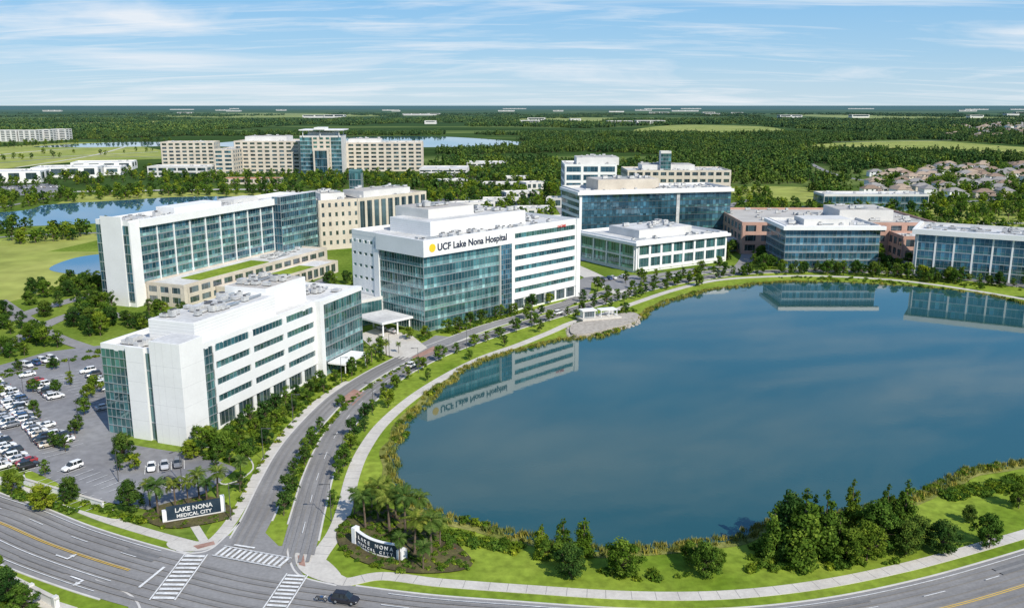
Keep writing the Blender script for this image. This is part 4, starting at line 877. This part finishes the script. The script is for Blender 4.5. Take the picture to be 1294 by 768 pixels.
ZN=[([(-60,470),(-60,400),(0,378),(130,352),(150,388),(140,425),(60,445),(0,462)],85,5,8,('oak','big','elm')),
([(150,395),(330,388),(440,350),(452,368),(330,400),(215,425),(160,415)],34,4,7,('oak','elm')),
([(200,430),(150,410),(220,392),(330,378),(350,370),(230,408)],16,4,7,('oak',)),
([(530,428),(740,374),(748,384),(560,436)],34,4,6.5,('elm','oak')),
([(245,575),(440,462),(462,470),(372,540),(300,600)],34,3.5,7,('oak','elm')),
([(740,372),(900,338),(950,332),(1290,348),(1290,364),(960,346),(790,382)],85,4.5,8,('oak','elm','big')),
([(455,440),(520,428),(530,450),(470,470)],10,3.5,6,('oak','palm')),
([(722,412),(806,396),(800,388),(730,402)],8,3,5,('oak','palm')),
([(0,470),(130,440),(140,540),(60,590),(0,560)],6,4,6,('oak',)),
([(530,300),(700,300),(745,345),(730,360),(690,320),(560,285)],30,6,9,('oak','big')),
([(900,300),(985,290),(985,330),(920,335)],22,5,8,('oak','big')),
([(1108,310),(1150,300),(1152,345),(1112,345)],16,5,8,('oak','big'))]
for P,n,h0,h1,kinds in ZN:
    for x,y in fill(GP(P),n,2.0,3.2): tree(random.choice(kinds),x,y,random.uniform(h0,h1))
MT=[small_mass_tree(100+i,l) for i,l in enumerate((LEAF,LEAFD,LEAFB))]
MZ=[([(-200,300),(0,250),(180,240),(350,238),(430,235),(430,242),(330,252),(180,256),(0,300),(-200,320)],220),
([(200,238),(560,238),(560,222),(200,224)],330),([(530,290),(545,225),(700,210),(740,232),(720,300),(745,350),(640,310)],700),
([(900,262),(1294,250),(1294,345),(1180,300),(950,262)],260),([(740,290),(950,240),(1000,262),(940,300)],120),([(530,300),(560,270),(610,300),(700,330)],50),([(1085,243),(1110,222),(1200,212),(1330,212),(1400,240),(1300,252),(1180,246)],380),([(0,300),(140,290),(150,300),(10,310)],30),([(-60,240),(0,232),(200,215),(200,230),(60,240)],90),([(-60,204),(0,196),(200,190),(200,194),(0,203)],20),([(-60,186),(0,182),(200,178),(260,184),(200,182),(0,187)],120)]
pts=[]
for P,n in MZ: pts+=[(x,y,random.uniform(.8,1.6)) for x,y in fill(GP(P),n,4)]
random.shuffle(pts); k=len(pts)//3
for i in range(3): scatter('distant_trees',MT[i],pts[i*k:(i+1)*k])
CLR=[GP(p) for p in ([(-900,420),(-900,176),(120,176),(230,172),(660,171),(660,188),(560,190),(548,215),(540,240),(700,240),(740,420)],[(800,166),(860,157),(960,158),(990,166),(900,171)],[(1015,185),(1080,178),(1170,176),(1294,184),(1500,188),(1500,200),(1294,199),(1200,194),(1100,192),(1030,191)],[(1060,250),(1085,216),(1200,207),(1500,204),(1500,300),(1000,300),(905,262),(910,234),(1000,233)],[(700,262),(710,235),(790,235),(925,236),(930,300),(700,300)])]
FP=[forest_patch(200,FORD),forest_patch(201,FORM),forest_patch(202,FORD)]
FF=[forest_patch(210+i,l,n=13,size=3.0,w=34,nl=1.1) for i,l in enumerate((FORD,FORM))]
fpts=[]
y=720.0
while y<2500:
    x=-y*.68
    while x<y*.68:
        X=x+random.uniform(-7,7);Y=y+random.uniform(-7,7)
        if not any(pip(X,Y,c) for c in CLR) and not blocked(X,Y,11) and noise.noise((X*.004,Y*.0025,3))>-.34: fpts.append((X,Y,random.uniform(.7,1.25)))
        x+=28
    y+=28
random.shuffle(fpts); k=len(fpts)//3
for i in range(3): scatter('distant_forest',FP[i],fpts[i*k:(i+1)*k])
ff2=[]; tries=0
while len(ff2)<5500 and tries<60000:
    tries+=1; Y=2500*(8500/2500)**random.random(); X=random.uniform(-.7,.7)*Y
    if noise.noise((X*.0011,Y*.0006,7))+.4*noise.noise((X*.004,Y*.0014,2))<-.02: continue
    if any(pip(X,Y,c) for c in CLR[:3]) or blocked(X,Y,16): continue
    ff2.append((X,Y,random.uniform(.75,1.25)))
k=len(ff2)//2
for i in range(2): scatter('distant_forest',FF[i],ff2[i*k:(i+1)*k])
print('forest',len(fpts),len(ff2),'mass',len(pts))
# reeds along shore
rp=[];bp_=[]
for i in range(len(LKS)):
    p=LKS[i];q=LKS[(i+1)%len(LKS)];l=math.dist(p,q); dcam=math.hypot(*p)
    if p[0]>260: continue
    nr=norms([p,q])[0]
    dens=2.6 if dcam<420 else .8
    for _ in range(int(l*dens)):
        t=random.random(); clump=noise.noise((p[0]*.05,p[1]*.05,4))
        o=random.uniform(-1.4,1.6+3.2*max(0,clump))
        rp.append((p[0]+(q[0]-p[0])*t-nr[0]*o,p[1]+(q[1]-p[1])*t-nr[1]*o,random.uniform(.6,1.4)))
    if noise.noise((p[0]*.04,p[1]*.04,14))>.05 and random.random()<.6: bp_.append((p[0]-nr[0]*random.uniform(-1,2.0),p[1]-nr[1]*random.uniform(-1,2.0),random.uniform(.8,1.9)))
scatter('lake_reeds',REEDM,rp); scatter('shore_shrubs',BUSHB,bp_)
sh=[];shb=[];fl=[]
for x,y in fill(bedR,120,0,0,False): sh.append((x,y,random.uniform(.6,1.2)))
for x,y in fill(bedR,110,0,0,False): shb.append((x,y,random.uniform(.5,1.2)))
for x,y in fill(bedR,40,0,0,False): fl.append((x,y,random.uniform(.5,.9)))
for x,y in fill(bedL,110,0,0,False): (sh if random.random()<.5 else shb).append((x,y,random.uniform(.4,.8)))
for x,y in fill(bedL,30,0,0,False): fl.append((x,y,.6))
for x,y in along(bl,4.7,1.5,1.2,start=22): (sh if random.random()<.6 else shb).append((x,y,random.uniform(.6,1.2)))
for x,y in along(bl,-5.4,3.5,1.5,start=18): shb.append((x,y,random.uniform(.6,1.2)))
for P,n in (([(245,578),(440,465),(452,468),(300,590)],170),([(530,428),(740,374),(744,380),(545,436)],170),([(30,612),(180,660),(170,668),(20,630)],110),([(-40,725),(80,765),(40,790),(-40,770)],50),([(940,725),(1150,712),(1150,700),(950,690)],100),([(560,672),(660,690),(650,700),(560,685)],90),([(700,722),(820,722),(900,728),(800,735)],20),([(1180,625),(1294,600),(1294,620),(1200,632)],130),([(960,345),(1290,362),(1290,368),(960,350)],80),([(740,372),(900,338),(910,342),(760,378)],100),([(0,470),(130,440),(135,450),(0,480)],40),([(724,412),(806,397),(800,390),(730,404)],40)):
    for x,y in fill(GP(P),n,.6): (sh if random.random()<.5 else shb).append((x,y,random.uniform(.6,1.6)))
scatter('shrubs',BUSH,sh); scatter('hedge_shrubs',BUSHB,shb); scatter('flower_bed',FLOW,fl)
# ---------------------------------------------------------------- light, sky, camera
SX,SY,EL=.58,-.81,41
S=Vector((SX*math.cos(math.radians(EL)),SY*math.cos(math.radians(EL)),math.sin(math.radians(EL)))).normalized()
ld=bpy.data.lights.new('sun','SUN'); ld.energy=5.0; ld.angle=math.radians(.5); ld.color=(1,.94,.84)
lo=bpy.data.objects.new('sun',ld); lo.rotation_euler=S.to_track_quat('Z','Y').to_euler(); lo.location=(0,0,300); link(lo)
w=bpy.data.worlds.new('World'); scene.world=w; w.use_nodes=True; N=w.node_tree.nodes; L=w.node_tree.links
bg=N['Background']; sky=N.new('ShaderNodeTexSky'); sky.sky_type='NISHITA'; sky.sun_disc=False; sky.sun_elevation=math.radians(EL); sky.sun_rotation=math.atan2(SX,SY); sky.air_density=1.0; sky.dust_density=.3; sky.ozone_density=3.0
tc=N.new('ShaderNodeTexCoord'); sep=N.new('ShaderNodeSeparateXYZ'); L.new(tc.outputs['Generated'],sep.inputs[0])
az=N.new('ShaderNodeMath'); az.operation='ADD'; az.inputs[1].default_value=.10; L.new(sep.outputs[2],az.inputs[0])
dx=N.new('ShaderNodeMath'); dx.operation='DIVIDE'; L.new(sep.outputs[0],dx.inputs[0]); L.new(az.outputs[0],dx.inputs[1])
dy=N.new('ShaderNodeMath'); dy.operation='DIVIDE'; L.new(sep.outputs[1],dy.inputs[0]); L.new(az.outputs[0],dy.inputs[1])
cb=N.new('ShaderNodeCombineXYZ'); L.new(dx.outputs[0],cb.inputs[0]); L.new(dy.outputs[0],cb.inputs[1])
def cloud(scale,st,lo_,hi_,mx,det=6,rg_=.6):
    vm=N.new('ShaderNodeVectorMath'); vm.operation='MULTIPLY'; vm.inputs[1].default_value=st; L.new(cb.outputs[0],vm.inputs[0])
    cn=noise_node(N,L,scale,det,vm.outputs[0],rg_); cn.inputs['Distortion'].default_value=.8
    cr=ramp(N,[(lo_,(0,0,0)),(hi_,(mx,mx,mx))]); L.new(cn.outputs[0],cr.inputs[0]); return cr.outputs[0]
gr=ramp(N,[(0,(.50,.66,.78)),(.05,(.33,.56,.78)),(.12,(.20,.47,.78)),(.22,(.12,.38,.74)),(.5,(.08,.24,.56)),(1,(.05,.15,.42))]); L.new(sep.outputs[2],gr.inputs[0])
sc=N.new('ShaderNodeVectorMath'); sc.operation='SCALE'; sc.inputs['Scale'].default_value=10; L.new(gr.outputs[0],sc.inputs[0])
base=mixc(N,L,.85,sky.outputs[0],sc.outputs[0])
c1=cloud(.62,(.55,1.0,1),.50,.70,.85); c2=cloud(1.7,(.30,1.5,1),.50,.76,.7,7,.66)
out=mixc(N,L,c1,base,(7.9,8.2,8.6)); out=mixc(N,L,c2,out,(8.2,8.4,8.7)); L.new(out,bg.inputs[0]); bg.inputs[1].default_value=.11
cam=bpy.data.cameras.new('camera'); co=bpy.data.objects.new('camera',cam); co.location=(0,0,CH); co.rotation_euler=(math.pi/2-PIT,0,0)
cam.sensor_width=36; cam.lens=F/1294*36; cam.clip_start=1; cam.clip_end=300000; link(co); scene.camera=co
scene.view_settings.view_transform='Standard'; scene.view_settings.look='None'; scene.view_settings.exposure=0
